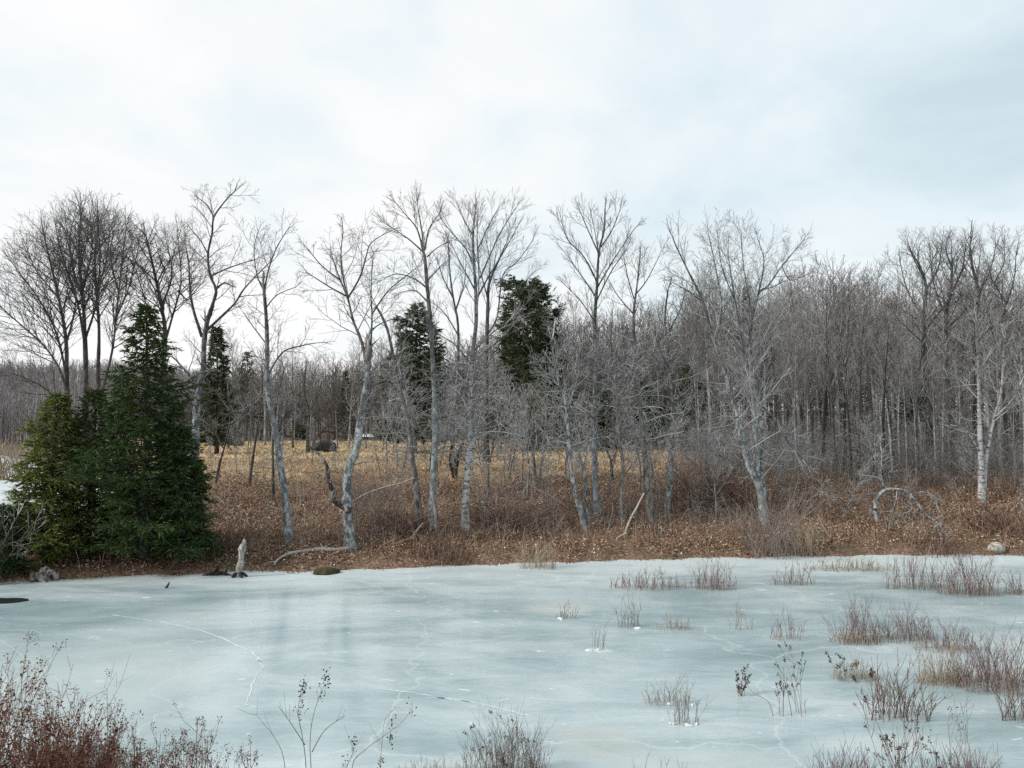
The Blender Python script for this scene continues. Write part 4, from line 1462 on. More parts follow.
# ------------------------------------------------------------------ shrubs and weeds
def shrub(name, label, cx, cy, w, hpx, n, mat, cat='shrub', group=None, dep=0.5, seed=0, seeds=0, lean=0.18, rt=None, fork=2, base_grass=0, snow=0, z=None, Y=None, wood=None):
    """clump at pixel base (cx, cy), w pixels wide and hpx tall; real ellipse footprint"""
    rr = random.Random(seed * 31 + int(cx) + int(cy))
    g = on_ground(cx, cy) if Y is None else at(cx, cy, Y)
    if Y is None and gz(g.x, g.y) < 0.0:
        g = atz(cx, cy, 0)
    if Y is not None:
        g.z = max(0, gz(g.x, g.y))
    s = g.y / F
    rw, rd, hh = w * s / 2, max(0.06, w * s / 2 * dep), hpx * s
    rt = (rt or max(0.0026, 0.30 * s)) * (0.75 if mat in ('purple', 'straw', 'greystem') else 1.0)
    root = thing(name, g, label, cat, group)
    sm, sd_, bg_ = Mesh(), Mesh(), Mesh()

    heads = []

    def head(p, d, size):
        nonlocal sd_
        for k in range(rr.randint(10, 14)):
            c = Vector(p) + d * (size * 1.5 * rr.uniform(-.6, .5)) + Vector((rr.gauss(0, 1), rr.gauss(0, 1), rr.gauss(0, 1))) * size * 0.28
            a = Vector((rr.gauss(0, 1), rr.gauss(0, 1), rr.gauss(0, 1))).normalized() * size * rr.uniform(.25, .5)
            b_ = a.cross(Vector((rr.gauss(0, 1), rr.gauss(0, 1), rr.gauss(0, 1)))).normalized() * a.length * .6
            c_ = a.cross(b_).normalized() * a.length * .5
            sd_.tris([[tuple(c - a), tuple(c + b_), tuple(c + c_)], [tuple(c + a), tuple(c + b_), tuple(c - c_)], [tuple(c - a), tuple(c - b_), tuple(c + c_)]])

    def zb(x, y):
        return max(0.0, gz(x, y))
    if mat == 'purple':
        n = int(n * 0.62)
    for i in range(n):
        a, q_ = rr.uniform(0, 6.283), rr.uniform(0, 1) ** 0.62
        x, y = g.x + rw * q_ * math.cos(a), g.y + rd * q_ * math.sin(a)
        edge = 1 - 0.55 * q_ * q_
        h = hh * edge * rr.uniform(0.3, 1.12)
        ln = Vector((rr.gauss(0, lean * 1.35) + 0.3 * lean * math.cos(a), rr.gauss(0, lean), 0)) * h
        z0 = zb(x, y)
        pts = [Vector((x, y, z0 - .05)) + ln * (t ** 1.4) + Vector((rr.gauss(0, .02), rr.gauss(0, .02), 0)) * h * t + Vector((0, 0, (h + .05) * t)) for t in (0, .3, .6, .85, 1)]
        sm.tube(pts, rt * rr.uniform(.8, 1.3), rt * .5, 3)
        tips = [(pts[-1], (pts[-1] - pts[-2]).normalized())]
        for k in range(fork):
            f = rr.uniform(.3, .85) * 4
            j = int(f)
            b0 = pts[j].lerp(pts[j + 1], f - j)
            tg = (pts[j + 1] - pts[j]).normalized()
            az = rr.uniform(0, 6.283)
            u, v_ = perp(tg)
            an = rr.uniform(.35, .8)
            d = tg * math.cos(an) + (u * math.cos(az) + v_ * math.sin(az)) * math.sin(an)
            L = h * rr.uniform(.18, .45)
            e = b0 + d * L + Vector((0, 0, L * .25))
            sm.tube([b0, b0 + d * L * .5, e], rt * .7, rt * .45, 3)
            tips.append((e, d))
        if seeds and rr.random() < seeds:
            for p, d in tips:
                sd_ = Mesh()
                head(p, d, 0.9 * max(0.035, 3.0 * s))
                heads.append(sd_)
    sm.build('stems', M[mat], root)
    for hm in heads:
        hm.build('seed_head', M['seed'], root, False)
    if mat == 'purple' and not base_grass:
        base_grass = int(n * .8)
    if base_grass:
        for i in range(base_grass):
            a, q_ = rr.uniform(0, 6.283), math.sqrt(rr.uniform(0, 1))
            x, y = g.x + rw * 1.05 * q_ * math.cos(a), g.y + rd * 1.2 * q_ * math.sin(a)
            h = hh * rr.uniform(.1, .35)
            dx, dy = rr.gauss(0, .5) * h, rr.gauss(0, .5) * h
            z0 = zb(x, y)
            bg_.tube([(x, y, z0 - .03), (x + dx * .4, y + dy * .4, z0 + h * .7), (x + dx, y + dy, z0 + h * .85)], rt * .8, rt * .4, 3)
        bg_.build('dead_grass', M['straw'], root)['kind'] = 'stuff'
    if snow:
        ms = Mesh()
        for k in range(snow):
            x, y = g.x + rr.uniform(-1, 1) * rw, g.y - rd * rr.uniform(0.2, 1.3)
            ra, rb = 0.5 * s * rr.uniform(4, 11), 0.5 * s * rr.uniform(3, 8)
            rim = [(x + ra * rr.uniform(.6, 1.1) * math.cos(t / 9 * 6.283), y + rb * rr.uniform(.6, 1.1) * math.sin(t / 9 * 6.283), 0.004) for t in range(9)]
            top = [(x + (p[0] - x) * .55, y + (p[1] - y) * .55, 0.03 * rr.uniform(.6, 1.3)) for p in rim]
            for t in range(9):
                u_ = (t + 1) % 9
                ms.tris([[rim[t], rim[u_], top[u_]], [rim[t], top[u_], top[t]], [top[t], top[u_], (x, y, 0.036)]])
        ms.build('snow_collar', M['snow'], root)
    return root


GI = 'shrubs frozen into the ice'
I_ = [
    # label, cx, base y, width, height, n, material, options
    ('long low purple shrub patch on the ice near the middle far shore', 648, 588, 78, 20, 170, 'purple', dict(dep=.35)),
    ('taller right end of the purple shrub patch near the far shore', 713, 589, 46, 30, 120, 'purple', dict(dep=.5)),
    ('low purple tuft on the ice below the big pale several-stemmed tree', 793, 584, 42, 24, 70, 'purple', dict()),
    ('small sparse tuft beside a pale hump of ice, leftmost tuft on the open ice', 566, 618, 26, 18, 16, 'greystem', dict(snow=2, base_grass=14)),
    ('bushy grey sprig on the ice, second tuft from the left in the middle row', 629, 627, 28, 34, 26, 'greystem', dict(snow=2)),
    ('dead grass clump with one dark seed head, right of the bushy grey sprig', 673, 629, 34, 18, 18, 'straw', dict(base_grass=60, seeds=.08)),
    ('single upright sprig with a white snow patch at its foot', 597, 649, 18, 36, 10, 'greystem', dict(snow=2, lean=.1)),
    ('faint tuft of pale stalks alone on the ice right of the dead grass clump', 741, 629, 24, 26, 12, 'straw', dict()),
    ('small brownish shrub alone left of the big weedy bed at right', 786, 639, 36, 28, 40, 'purple', dict()),
    ('left mound of the big weedy bed at right, brown at the base', 856, 642, 50, 42, 150, 'purple', dict(base_grass=150, dep=.6)),
    ('purple middle stretch of the big weedy bed at right', 905, 640, 62, 36, 170, 'purple', dict(base_grass=90)),
    ('thin right end of the big weedy bed at right, low and straggling', 950, 650, 70, 30, 130, 'purple', dict(base_grass=110, dep=.4)),
    ('dense dark shrub bed reaching the right picture edge', 998, 688, 92, 52, 420, 'purple', dict(base_grass=160, dep=.55, rt=.006)),
    ('paler grassy left end of the dense shrub bed at the right edge', 945, 683, 54, 38, 120, 'straw', dict(base_grass=160)),
    ('tall slender purple shrub by the far shore in front of the bowed branches', 912, 588, 58, 48, 110, 'purple', dict(lean=.12)),
    ('broad purple shrub by the far shore below the birch pair', 968, 594, 60, 44, 190, 'purple', dict()),
    ('small purple shrub at the right picture edge near the far shore', 1016, 594, 24, 22, 60, 'purple', dict()),
    ('low grassy strip along the far shore right of the grey tangle', 850, 570, 90, 14, 120, 'straw', dict(dep=.25, base_grass=150)),
    ('spindly stems with dark seed heads, left of the crossed shrub', 793, 715, 36, 66, 9, 'brownstem', dict(seeds=.45, lean=.1, fork=3)),
    ('low grassy tuft with dark leafy tips just above the crossed shrub', 852, 679, 44, 26, 46, 'straw', dict(seeds=.3, base_grass=100)),
    ('crossed dark leggy shrub standing alone on the ice at right', 897, 718, 64, 62, 62, 'brownstem', dict(lean=.26, rt=.0065, fork=3)),
    ('two thin forked stems right of the crossed shrub', 958, 742, 24, 66, 6, 'greystem', dict(lean=.14)),
    ('grey twiggy shrub at the lower right picture edge', 1018, 720, 36, 52, 44, 'brownstem', dict(lean=.25)),
    ('upper clump of a pale grassy pair in the middle of the near ice', 668, 703, 46, 30, 44, 'greystem', dict(base_grass=30, snow=2)),
    ('lower clump of a pale grassy pair with white snow bits at its foot', 684, 723, 30, 36, 30, 'greystem', dict(snow=5)),
    ('thin tuft of seed-tipped stalks leaning left in the near ice', 738, 696, 14, 32, 7, 'brownstem', dict(seeds=.8, lean=.2)),
    ('faint thin forked weeds near the bottom edge, right of the grey clump', 660, 772, 60, 48, 9, 'greystem', dict(lean=.2, Y=10.4)),
]
for i, (lab, cx, cy, w, h, n, mat, kw) in enumerate(I_):
    shrub('shrub', lab, cx, cy, w, h, n, mat, 'shrub', GI, seed=i + 1, **kw)
# one long bent stalk lying towards the spindly stems
mb = Mesh()
pts = [atz(773, 716, 0) + Vector((0, 0, .0)), atz(768, 712, 0) + Vector((0, 0, .18)), atz(752, 706, 0) + Vector((0, 0, .25)), atz(742, 700, 0) + Vector((0, 0, .45))]
sp_, sr = smooth_line(pts, [.008, .007, .006, .004], 4)
mb.tube(sp_, sr, None, 4)
tag(mb.build('stalk', M['greystem'], None), 'long bent bare stalk leaning left over the near ice', 'stalk')

GN = 'shrubs on the near shore'
for i, (lab, cx, cy, w, h, n, mat, kw) in enumerate((
        ('grey brushy clump at the bottom edge, left of the middle', 506, 780, 84, 58, 210, 'greystem', dict(Y=10.9, seeds=.06, base_grass=90)),
        ('low tan grass tuft at the bottom edge, left of the grey brushy clump', 432, 778, 70, 22, 60, 'straw', dict(Y=10.8, base_grass=220)),
        ('dark shrub row at the bottom edge, left half below the crossed shrub', 846, 790, 84, 48, 380, 'purple', dict(Y=10.2, rt=.0055)),
        ('dark shrub with leafy seed tops rising above the bottom edge below the crossed shrub', 905, 792, 60, 84, 40, 'brownstem', dict(Y=10.2, seeds=.5, lean=.14)),
        ('dark shrub row in the bottom right corner', 965, 790, 96, 48, 360, 'purple', dict(Y=10.2, seeds=.06, rt=.0055)))):
    shrub('shrub', lab, cx, cy, w, h, n, mat, 'shrub', GN, seed=60 + i, **kw)

GB = 'shrubs on the far bank'
for i, (lab, cx, cy, w, h, n, mat, kw) in enumerate((
        ('round grey twiggy bush right beside the tree with the broken stub', 374, 524, 66, 70, 110, 'greystem', dict(lean=.3, fork=4, rt=.008)),
        ('grey twig tangle at the foot of the big multi-stemmed tree', 772, 556, 66, 66, 130, 'greystem', dict(lean=.4, fork=4, rt=.009)),
        ('pale upright reeds right of the grey twig tangle', 806, 556, 34, 42, 60, 'straw', dict(lean=.15)),
        ('dark brush heap right of the birch foot', 505, 526, 60, 22, 200, 'brownstem', dict(lean=1.1, fork=3, rt=.012)),
        ('dark brush heap between the two grey trunks left of the birch', 405, 532, 60, 20, 160, 'brownstem', dict(lean=1.1, fork=3, rt=.012)),
        ('pale dead weed bush at the water edge below the middle cluster of trunks', 538, 568, 40, 30, 90, 'straw', dict(lean=.3)),
        ('reddish shrub at the water edge below the speckled trunk', 440, 560, 60, 24, 160, 'brownstem', dict(lean=.4, fork=3)),
        ('reddish brown bush on the bank beside the pale boulder', 935, 553, 70, 22, 90, 'brownstem', dict(lean=.35, fork=3)),
        ('brown brushy bush on the bank below the birch pair', 1005, 532, 70, 30, 160, 'brownstem', dict(lean=.45, fork=3)),
        ('brown bramble dome under the dense wood, left of the big multi-stemmed tree', 712, 505, 80, 46, 260, 'brownstem', dict(lean=.6, fork=4, rt=.009)),
        ('reddish bush on the bank next to the low conifer', 228, 552, 44, 28, 120, 'brownstem', dict(lean=.4, fork=3)),
        ('ochre green bush far off at the left picture edge', 4, 462, 44, 40, 130, 'straw', dict(Y=62, lean=.3, fork=4, rt=.03)))):
    shrub('bush', lab, cx, cy, w, h, n, mat, 'bush', GB, seed=80 + i, dep=kw.pop('dep', .7), **kw)

# grey leafless shrub hanging in at the left edge
H('bare_shrub', 'grey leafless branches reaching in at the left edge in front of the conifers', (-14, 590), [
    ([(-14, 588), (-6, 570), (2, 548), (10, 530), (18, 515)], 3.4, 1.2),
    ([(-10, 578), (6, 560), (22, 538), (36, 520)], 2.6, 1), ([(-4, 565), (-2, 540), (3, 512)], 2.4, 1), ([(4, 545), (20, 540), (38, 528)], 1.8, .9),
    ([(8, 556), (24, 552)], 1.4, .8)], 'gnarl', 'dark', dens=3.5, Lc=1.0, lev=1, seed=70, tmat='twig_mid', group=GB, cat='shrub')

# near rusty plants at lower left: each plant is its own thing


def plant(label, px, top, Y, n, spread, seed, leafy=0.6, group='rusty plants at the lower left', mat='brownstem', lean=.12, cat='weed', fork=3, headp=.5, name='dead_weed'):
    rr = random.Random(seed)
    x0 = (px - CX) / F * Y
    g = Vector((x0, Y, gz(x0, Y)))
    Ht = at(px, top, Y).z - g.z
    root = thing(name, g, label, cat, group)
    sm, lv = Mesh(), Mesh()
    hd = lv

    def leaf(mesh, c, size):
        a = Vector((rr.gauss(0, 1), rr.gauss(0, 1), rr.gauss(.2, .8))).normalized() * size
        b_ = a.cross(Vector((rr.gauss(0, 1), rr.gauss(0, 1), rr.gauss(0, 1)))).normalized() * size * .42
        k = a.cross(b_).normalized() * size * .25
        c = c + a * .9
        mesh.quads([[tuple(c - a), tuple(c - b_ + k), tuple(c + a * .9), tuple(c + b_ + k)]])
    for i in range(n):
        a, q_ = rr.uniform(0, 6.283), math.sqrt(rr.uniform(0, 1))
        x, y = g.x + spread * q_ * math.cos(a), g.y + spread * q_ * math.sin(a)
        z0 = gz(x, y)
        h = (Ht + g.z - z0) * (1 if i == 0 else rr.uniform(.62, 1.0))
        ln = Vector((rr.gauss(0, lean), rr.gauss(0, lean), 0)) * h * (0.3 if i == 0 else 1)
        K = 7
        pts = [Vector((x, y, z0 - .03)) + ln * (k / (K - 1)) ** 1.5 + Vector((rr.gauss(0, .006), rr.gauss(0, .006), 0)) + Vector((0, 0, h * k / (K - 1))) for k in range(K)]
        sm.tube(pts, .0045, .0018, 4)
        ends = [pts[-1]]
        for k in range(fork):
            f = rr.uniform(.45, .9) * (K - 1)
            j = int(f)
            b0 = pts[j].lerp(pts[j + 1], f - j)
            d = deviate((pts[j + 1] - pts[j]).normalized(), rr.uniform(.35, .8), rr.uniform(0, 6.28))
            L = h * rr.uniform(.10, .30)
            e = b0 + d * L + Vector((0, 0, L * .3))
            sm.tube([b0, b0 + d * L * .55, e], .0026, .0013, 3)
            ends.append(e)
            for w_ in range(2):
                m_ = b0.lerp(e, rr.uniform(.3, .9))
                e2 = m_ + deviate(d, .7, rr.uniform(0, 6.28)) * L * .4
                sm.tube([m_, m_.lerp(e2, .5), e2], .0017, .001, 3)
                if rr.random() < .6:
                    ends.append(e2)
        for e in ends:
            if rr.random() < headp:
                for k in range(rr.randint(8, 18)):
                    leaf(hd, e + Vector((rr.gauss(0, .012), rr.gauss(0, .012), rr.uniform(-.07, .015))), rr.uniform(.006, .013))
        for k in range(int(26 * leafy)):
            f = rr.uniform(.3, .98) * (K - 1)
            j = int(f)
            leaf(lv, pts[j].lerp(pts[j + 1], f - j) + Vector((rr.gauss(0, .012), rr.gauss(0, .012), 0)), rr.uniform(.010, .021))
    sm.build('stems', M[mat], root)
    if not lv.empty():
        lv.build('leaves', M['rustleaf'], root, False)
    return root


random.seed(9)
LL = 'rust-leaved dead weed in the thicket filling the lower left corner'
for k in range(30):
    px = U(-25, 125)
    t = np.interp(px, [-25, 0, 40, 80, 125], [655, 668, 692, 715, 735]) + U(-8, 34)
    plant(LL, px, t, U(5.4, 7.6), 9, .22, 200 + k, 1.7)
LM = 'brown half-bare dead weed at the thin right end of the lower left thicket'
for k in range(16):
    px = U(105, 232)
    t = np.interp(px, [105, 160, 232], [722, 728, 738]) + U(-2, 28)
    plant(LM, px, t, U(6.2, 8.2), 5, .2, 240 + k, .25, headp=.7)
plant('tall stalk with one dark drooping seed head above the lower left thicket', 64, 675, 6.6, 1, .02, 301, .1, headp=1, fork=1)
plant('thin bare dark stem with side twigs standing above the lower left thicket', 121, 684, 6.8, 1, .02, 302, 0, headp=.12, fork=5, mat='greystem')
plant('topmost rust-leaved spray at the left edge over the ice', 14, 662, 6.2, 3, .12, 303, .7, lean=.05)
plant('dark seeded weed between the thicket and the tall forked one', 196, 714, 7.4, 3, .12, 304, .2, headp=1)
plant('small dark leafy-topped weed at the bottom edge left of the tall forked one', 250, 738, 7.2, 4, .16, 305, .3, headp=1)
G2 = 'single weeds at the bottom edge'


def weed(label, Y, paths, heads, seed):
    """stems traced at real depth, seed heads at given tips"""
    rr = random.Random(seed)
    x0 = (paths[0][0][0] - CX) / F * Y
    root = thing('dead_weed', (x0, Y, gz(x0, Y)), label, 'weed', G2)
    sm, hd = Mesh(), Mesh()
    for pi, p in enumerate(paths):
        sl = rr.uniform(-.4, .4)
        pts = []
        for (x, y) in p:
            dist = abs(p[0][1] - y) * Y / F
            pts.append(at(x, y, Y + sl * dist))
        if pi in (0,) or p[0][1] > 764:
            e = pts[0].copy()
            e.z = gz(e.x, e.y) - .03
            e.x += rr.uniform(-.05, .05)
            pts.insert(0, e)
        s_, r_ = smooth_line(pts, [.0042 - .0026 * i / (len(pts) - 1) for i in range(len(pts))], 4)
        sm.tube(s_, r_, None, 4)
        for k in range(3):
            j = rr.randrange(len(s_) // 2, len(s_) - 1)
            d = deviate((s_[j + 1] - s_[j]).normalized(), rr.uniform(.4, .8), rr.uniform(0, 6.28))
            L = rr.uniform(.08, .24)
            sm.tube([s_[j], s_[j] + d * L * .5, s_[j] + d * L + Vector((0, 0, .02))], .0016, .0009, 3)
    hds = []
    for (x, y, n_) in heads:
        hd = Mesh()
        hds.append(hd)
        c0 = at(x, y, Y)
        for k in range(n_):
            c = c0 + Vector((rr.gauss(0, .022), rr.gauss(0, .03), rr.gauss(0, .045)))
            a = Vector((rr.gauss(0, 1), rr.gauss(0, 1), rr.gauss(0, 1))).normalized() * rr.uniform(.006, .014)
            b_ = a.cross(Vector((rr.gauss(0, 1), rr.gauss(0, 1), rr.gauss(0, 1)))).normalized() * a.length * .6
            k_ = a.cross(b_).normalized() * a.length * .5
            hd.quads([[tuple(c - a), tuple(c - b_ + k_), tuple(c + a), tuple(c + b_ + k_)], [tuple(c - a), tuple(c - k_), tuple(c + a), tuple(c + k_)]])
        sm.tube([c0 + Vector((0, 0, -.09)), c0, c0 + Vector((0, 0, .06))], .0018, .001, 3)
    sm.build('stems', M['greystem'], root)
    for hd in hds:
        hd.build('seed_head', M['seed'], root, False)


weed('tallest forked weed with two dark seed clusters over the near ice', 7.0,
     [[(311, 768), (310, 745), (312, 722), (318, 700), (325, 684)], [(306, 768), (302, 735), (298, 712), (301, 693)], [(285, 768), (276, 740), (262, 722), (256, 714)],
      [(312, 752), (325, 730), (345, 716)], [(305, 745), (290, 722), (278, 706)]],
     [(326, 680, 34), (303, 688, 40), (321, 690, 16), (301, 706, 22)], 1)
weed('leaning thin weed with small scattered seed clusters, right of the tallest forked weed', 7.4,
     [[(352, 768), (365, 750), (385, 735), (402, 722), (412, 709)], [(380, 768), (382, 745), (385, 720), (396, 708)], [(345, 775), (352, 755), (354, 745)]],
     [(391, 737, 26), (354, 744, 22), (381, 763, 20), (393, 720, 8), (345, 764, 18), (412, 708, 9)], 2)
weed('small seeded weed with a bent top in the bottom right corner', 8.6,
     [[(952, 775), (950, 745), (948, 722), (952, 706)], [(944, 772), (935, 752), (928, 738)]], [(952, 712, 8), (960, 728, 14), (930, 742, 12)], 3)

# ------------------------------------------------------------------ dead wood, stumps, stones


def log(name, label, px, r0, r1, mat, lift=None, Y=None, side=None, cat='log', dz=0, sides=8, yslope=0.0, part='trunk'):
    g = on_ground(*px[0]) if Y is None else Vector((0, Y, 0))
    Yb = g.y
    pts = [at(x, y, Yb + yslope * i) for i, (x, y) in enumerate(px)]
    if lift is not None:
        pts = [Vector((q_.x, q_.y, max(0, q_.z) + lift)) for q_ in (on_ground(*c_) if gz(atz(*c_).x, atz(*c_).y) > 0 else atz(*c_) for c_ in px)]
    sp_, sr = smooth_line(pts, [r0 + (r1 - r0) * i / (len(pts) - 1) for i in range(len(pts))], 5)
    mb = Mesh()
    random.seed(len(label))
    mb.tube(sp_, [a * U(.82, 1.15) for a in sr], None, sides)
    for s_ in side or ():
        q_ = [at(x, y, Yb + U(-.25, .1) * k) for k, (x, y) in enumerate(s_[0])]
        a, b_ = smooth_line(q_, [s_[1] - (s_[1] - s_[2]) * k / (len(q_) - 1) for k in range(len(q_))], 4)
        mb.tube(a, b_, None, 6)
    if cat in ('fallen branch', 'driftwood'):
        for k in range(5):
            j = random.randrange(2, len(sp_) - 1)
            d = deviate((sp_[j] - sp_[j - 1]).normalized(), U(.5, 1.1))
            L = U(.12, .5)
            mb.tube([sp_[j], sp_[j] + d * L * .6, sp_[j] + d * L + Vector((0, 0, U(-.05, .05)))], [sr[j] * .55, sr[j] * .4, sr[j] * .2], None, 5)
    o = mb.build(name, M[mat], None)
    return tag(o, label, cat)


log('fallen_log', 'bleached fallen branch lying along the water edge below the tree with the broken stub', [(349, 552), (335, 554), (318, 553), (304, 555), (292, 557), (283, 560), (277, 565), (274, 569)], .085, .03, 'dead',
    cat='fallen branch', lift=.13)
log('fallen_branch', 'long pale fallen branch slanting up from the broken stub to the leaning grey tree', [(340, 512), (352, 503), (366, 494), (382, 488), (398, 484), (415, 478)], .06, .03, 'dead', cat='fallen branch', Y=31.5)
log('leaning_pole', 'straight white dead pole leaning right in front of the middle cluster of trunks', [(624, 536), (630, 520), (637, 507), (644, 493)], .052, .036, 'dead', cat='pole')
log('dead_branch', 'forked white dead stick at the foot of the leaning pole', [(611, 557), (614, 545), (619, 537), (627, 533)], .05, .03, 'dead', cat='stick', side=[([(616, 541), (620, 548)], .04, .02)], Y=30.3)
log('dead_branch', 'short pale dead stick lying on the leaves right of the leaning pole', [(662, 540), (668, 543), (674, 547)], .045, .03, 'dead', cat='stick')
log('dead_branch', 'bent pale dead branch in the brush right of the leaning pole', [(634, 535), (642, 531), (650, 537), (657, 544)], .035, .02, 'dead', cat='stick', Y=31.5)
log('dead_branch', 'white dead stick slanting through the dark brush left of the birch', [(409, 541), (415, 533), (423, 523)], .05, .03, 'dead', cat='stick')
log('dead_branch', 'pale upright dead pole in front of the straight speckled trunk', [(436, 534), (435, 512), (432, 492)], .05, .035, 'dead', cat='pole')
log('dead_branch', 'long arching bare branch over the weeds left of the middle cluster', [(569, 509), (556, 499), (540, 491), (524, 482), (516, 484)], .028, .02, 'dead', cat='fallen branch', Y=33.5,
    side=[([(528, 484), (522, 496), (526, 510)], .03, .02)])
log('dead_branch', 'thin pale stick standing slanted by the reeds below the wood', [(834, 556), (829, 538), (822, 524), (817, 514)], .03, .02, 'dead', cat='stick', Y=31)
# dark old dead trunk leaning behind the birch
log('leaning_snag', 'dark split dead trunk leaning in the meadow edge left of the birch', [(454, 482), (456, 465), (461, 448), (464, 438)], .16, .07, 'black', cat='dead trunk', Y=40,
    side=[([(455, 478), (450, 462), (452, 444)], .11, .05)])
# bowed white tree
g = on_ground(876, 520)
H('bowed_tree', 'bowed grey-white small tree arching over with branches drooping to the ground at right', (876, 522), [
    ([(877, 521), (875, 508), (878, 497), (885, 490), (893, 489), (902, 490), (909, 494), (916, 502), (922, 510), (929, 517), (937, 526), (946, 538)], 3.85, 1.63),
    ([(913, 498), (922, 508), (930, 519), (936, 530), (941, 541)], 2.24, 1.22), ([(897, 489), (896, 500), (892, 513), (887, 530)], 1.54, 1.12),
    ([(899, 491), (904, 506), (908, 520), (906, 534)], 1.40, 1.01), ([(911, 494), (926, 492), (935, 500), (938, 512)], 1.68, 1.01),
    ([(884, 491), (876, 498), (870, 508), (872, 518)], 1.54, 1.01), ([(910, 496), (912, 508), (908, 512)], 1.40, 1.01), ([(922, 510), (922, 522), (917, 540)], 1.25, 1.01),
    ([(887, 490), (880, 478), (882, 460), (880, 440)], 2.24, 1.22)],
    'droop', 'pale', dens=5, Lc=.9, lev=1, seed=71, depth=.12, group='bare trees along the far bank', cat='bowed tree')

# weathered white snag at the ice edge
gs = atz(239, 577, 0)
root = thing('tree_stump', gs, 'tall weathered white stump standing at the edge of the ice', 'stump')
mb = Mesh()
sp_, sr = smooth_line([at(x, y, gs.y) for x, y in [(238, 579), (239, 570), (241, 560), (242, 550), (244, 543), (244, 539)]], [.13, .11, .095, .12, .08, .015], 5)
random.seed(4)
mb.tube(sp_, [a * U(.82, 1.18) for a in sr], None, 9)
mb.build('trunk', M['stumpwood'], root)
mb = Mesh()
for a in range(5):
    t = a * 1.26 + .3
    mb.tube([(gs.x, gs.y, .16), (gs.x + .2 * math.cos(t), gs.y + .15 * math.sin(t), .06), (gs.x + .3 * math.cos(t), gs.y + .22 * math.sin(t), -.02)], .07, .02, 6)
mb.build('roots', M['black'], root)


def lump(name, label, px, py, wpx, hpx, mat, cat, seed, Y=None, sub=3, dep=.8, amp=.18, ice=False):
    g = (atz(px, py, 0) if ice else on_ground(px, py)) if Y is None else at(px, py, Y)
    g.z = 0 if ice else gz(g.x, g.y)
    s = g.y / F
    import bmesh
    bm = bmesh.new()
    bmesh.ops.create_icosphere(bm, subdivisions=sub, radius=1)
    rr = np.random.default_rng(seed)
    K = rr.normal(0, 1, (7, 3)) * np.array([[1.2], [1.2], [2], [2], [3.5], [3.5], [6]])
    ph = rr.uniform(0, 6.28, 7)
    for v in bm.verts:
        c = np.array(v.co)
        f = 1 + sum(amp / (1 + .5 * i) * math.sin(float(K[i] @ c) + ph[i]) for i in range(7))
        v.co = Vector(c * f)
        v.co.x *= wpx * s / 2
        v.co.y *= wpx * s / 2 * dep
        v.co.z = (v.co.z + .45) * hpx * s / 1.45
    me_ = bpy.data.meshes.new(name)
    bm.to_mesh(me_)
    bm.free()
    me_.polygons.foreach_set('use_smooth', np.zeros(len(me_.polygons), dtype=bool) if amp > .15 else np.ones(len(me_.polygons), dtype=bool))
    me_.materials.append(M[mat])
    o = bpy.data.objects.new(name, me_)
    o.location = g
    COL.objects.link(o)
    return tag(o, label, cat)


lump('boulder', 'pale boulder on the bank near the right picture edge', 996, 552, 15, 8, 'rock', 'boulder', 1, amp=.16)
lump('stone', 'small pale stone on the leaves left of the bowed tree', 828, 507, 6, 4, 'rock', 'stone', 2, amp=.08)
lump('mossy_mound', 'dark mossy mound at the water edge right of the fallen branch', 325, 573, 27, 5, 'mossdark', 'mound', 3, amp=.1, ice=True)
lump('boulder', 'black dome-shaped boulder in the tan meadow', 325, 452, 27, 12, 'darkrock', 'boulder', 4, amp=.07)
# rotten stump on the left shore
g = on_ground(42, 583)
root = thing('rotten_stump', g, 'broken grey rotten stump on the shore below the conifers', 'stump')
random.seed(8)
mb = Mesh()
for k in range(15):
    a = U(0, 6.283)
    rr_ = .42 * U(.2, 1.0)
    x, y = g.x + rr_ * math.cos(a), g.y + rr_ * .7 * math.sin(a)
    tx, ty, hh_ = U(-.28, .28), U(-.2, .2), U(.12, .55) * (1.1 - rr_)
    mb.tube([(x - tx * .5, y, g.z - .12), (x, y, g.z + hh_ * .5), (x + tx * .6, y + ty, g.z + hh_), (x + tx, y + ty, g.z + hh_ * 1.12)], [.13, U(.08, .15), U(.05, .11), .01], None, 6)
mb.build('shell', M['snag'], root)
mb = Mesh()
for k in range(3):
    a = k * 2.3 + .5
    ex, ey = g.x + .8 * math.cos(a), g.y + .4 * math.sin(a)
    mb.tube([(g.x + .2 * math.cos(a), g.y + .15 * math.sin(a), g.z + .1), (g.x + .5 * math.cos(a + .2), g.y + .3 * math.sin(a), g.z + .04), (ex, ey, gz(ex, ey) - .05)], [.08, .05, .015], None, 6)
mb.build('roots', M['stumpwood'], root)
log('dead_stick', 'small dark stick poking up from the ice in front of the conifers', [(166, 588), (168, 585), (169.5, 582)], .045, .015, 'black', cat='stick', Y=atz(167, 588).y)
log('driftwood', 'dark rotten driftwood heap at the ice edge left of the white stump', [(203, 577), (212, 574), (222, 573), (231, 576)], .09, .05, 'black', cat='driftwood', Y=atz(215, 576).y + .1,
    side=[([(214, 574), (217, 568), (221, 566)], .04, .02), ([(224, 574), (227, 569), (226, 563)], .03, .015)])
# low roof of dead branches over the boulder
H('dead_tree', 'dark low leaning dead tree with drooping branches just behind the black boulder', (313, 452), [
    ([(313, 451), (314, 442), (317, 436), (323, 432), (331, 432), (339, 436)], 3.4, 1.2), ([(322, 432), (326, 427), (334, 426)], 2, .9), ([(330, 432), (338, 431), (346, 434)], 2, .9)],
    'shag', 'black', dens=1.5, Lc=1.8, tmat='twig_dark', seed=72, Y=72, group='thin stems along the meadow edge', cat='dead tree')

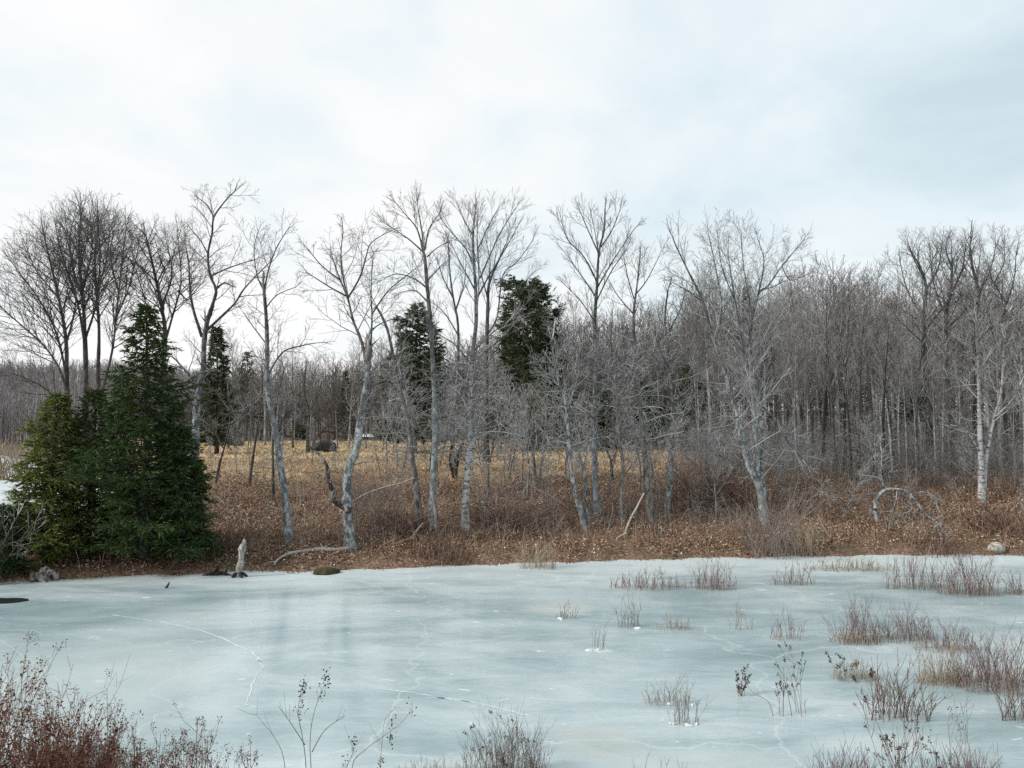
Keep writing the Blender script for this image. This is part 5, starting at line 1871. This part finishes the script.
# low shed far across the meadow
Ys = 92
a0, a1 = at(359, 443, Ys), at(386, 443, Ys)
zg = gz((a0.x + a1.x) / 2, Ys)
zt = at(370, 434, Ys).z
root = thing('shed', ((a0.x + a1.x) / 2, Ys + 1, zg), 'low white-roofed shed with a rust-coloured end across the meadow, between two pale trunks', 'shed')


def box(x0, x1, y0, y1, z0, z1):
    p = [(x0, y0, z0), (x1, y0, z0), (x1, y1, z0), (x0, y1, z0), (x0, y0, z1), (x1, y0, z1), (x1, y1, z1), (x0, y1, z1)]
    return [[p[i] for i in f] for f in ((0, 1, 5, 4), (1, 2, 6, 5), (2, 3, 7, 6), (3, 0, 4, 7), (4, 5, 6, 7), (3, 2, 1, 0))]


zw = zg + 0.55 * (zt - zg)
mb = Mesh()
mb.quads(box(a0.x, a1.x, Ys, Ys + 2.6, zg - .2, zw))
mb.build('wall', M['greyboard'], root, False)
mb = Mesh()
mb.quads(box(a0.x + .5, a0.x + 1.5, Ys - .03, Ys + .05, zg, zw - .12))
mb.build('door', M['darkopen'], root, False)
mb = Mesh()
x0, x1 = a0.x - .2, a1.x + .1
mb.quads([[(x0, Ys - .3, zw + .02), (x1, Ys - .3, zw + .02), (x1, Ys + 1.3, zt), (x0, Ys + 1.3, zt)], [(x0, Ys + 1.3, zt), (x1, Ys + 1.3, zt), (x1, Ys + 2.9, zw + .02), (x0, Ys + 2.9, zw + .02)],
          [(x0, Ys - .3, zw + .02), (x0, Ys + 1.3, zt), (x0, Ys + 2.9, zw + .02), (x0, Ys + 1.3, zw)], [(x1, Ys - .3, zw + .02), (x1, Ys + 1.3, zw), (x1, Ys + 2.9, zw + .02), (x1, Ys + 1.3, zt)]])
mb.build('roof', M['whitepaint'], root, False)
b0, b1 = at(388, 443, Ys), at(394, 443, Ys)
mb = Mesh()
mb.quads(box(a1.x + .12, b1.x + .1, Ys + .4, Ys + 2.2, zg - .2, at(390, 434, Ys).z))
mb.build('porch', M['greyboard'], root, False)
mb = Mesh()
c1 = at(412, 443, Ys)
mb.quads(box(b1.x + .12, c1.x, Ys + .5, Ys + 2.2, zg - .2, at(400, 435, Ys).z))
mb.build('annex', M['rustboard'], root, False)

for lst in TPL.values():
    for src in lst:
        if src not in used:
            for ch in list(src.children):
                bpy.data.objects.remove(ch)
            bpy.data.objects.remove(src)

for o in bpy.data.objects:
    if o.type == 'MESH' and o.parent is None and not o.get('category') and not o.get('kind'):
        print('UNTAGGED', o.name)
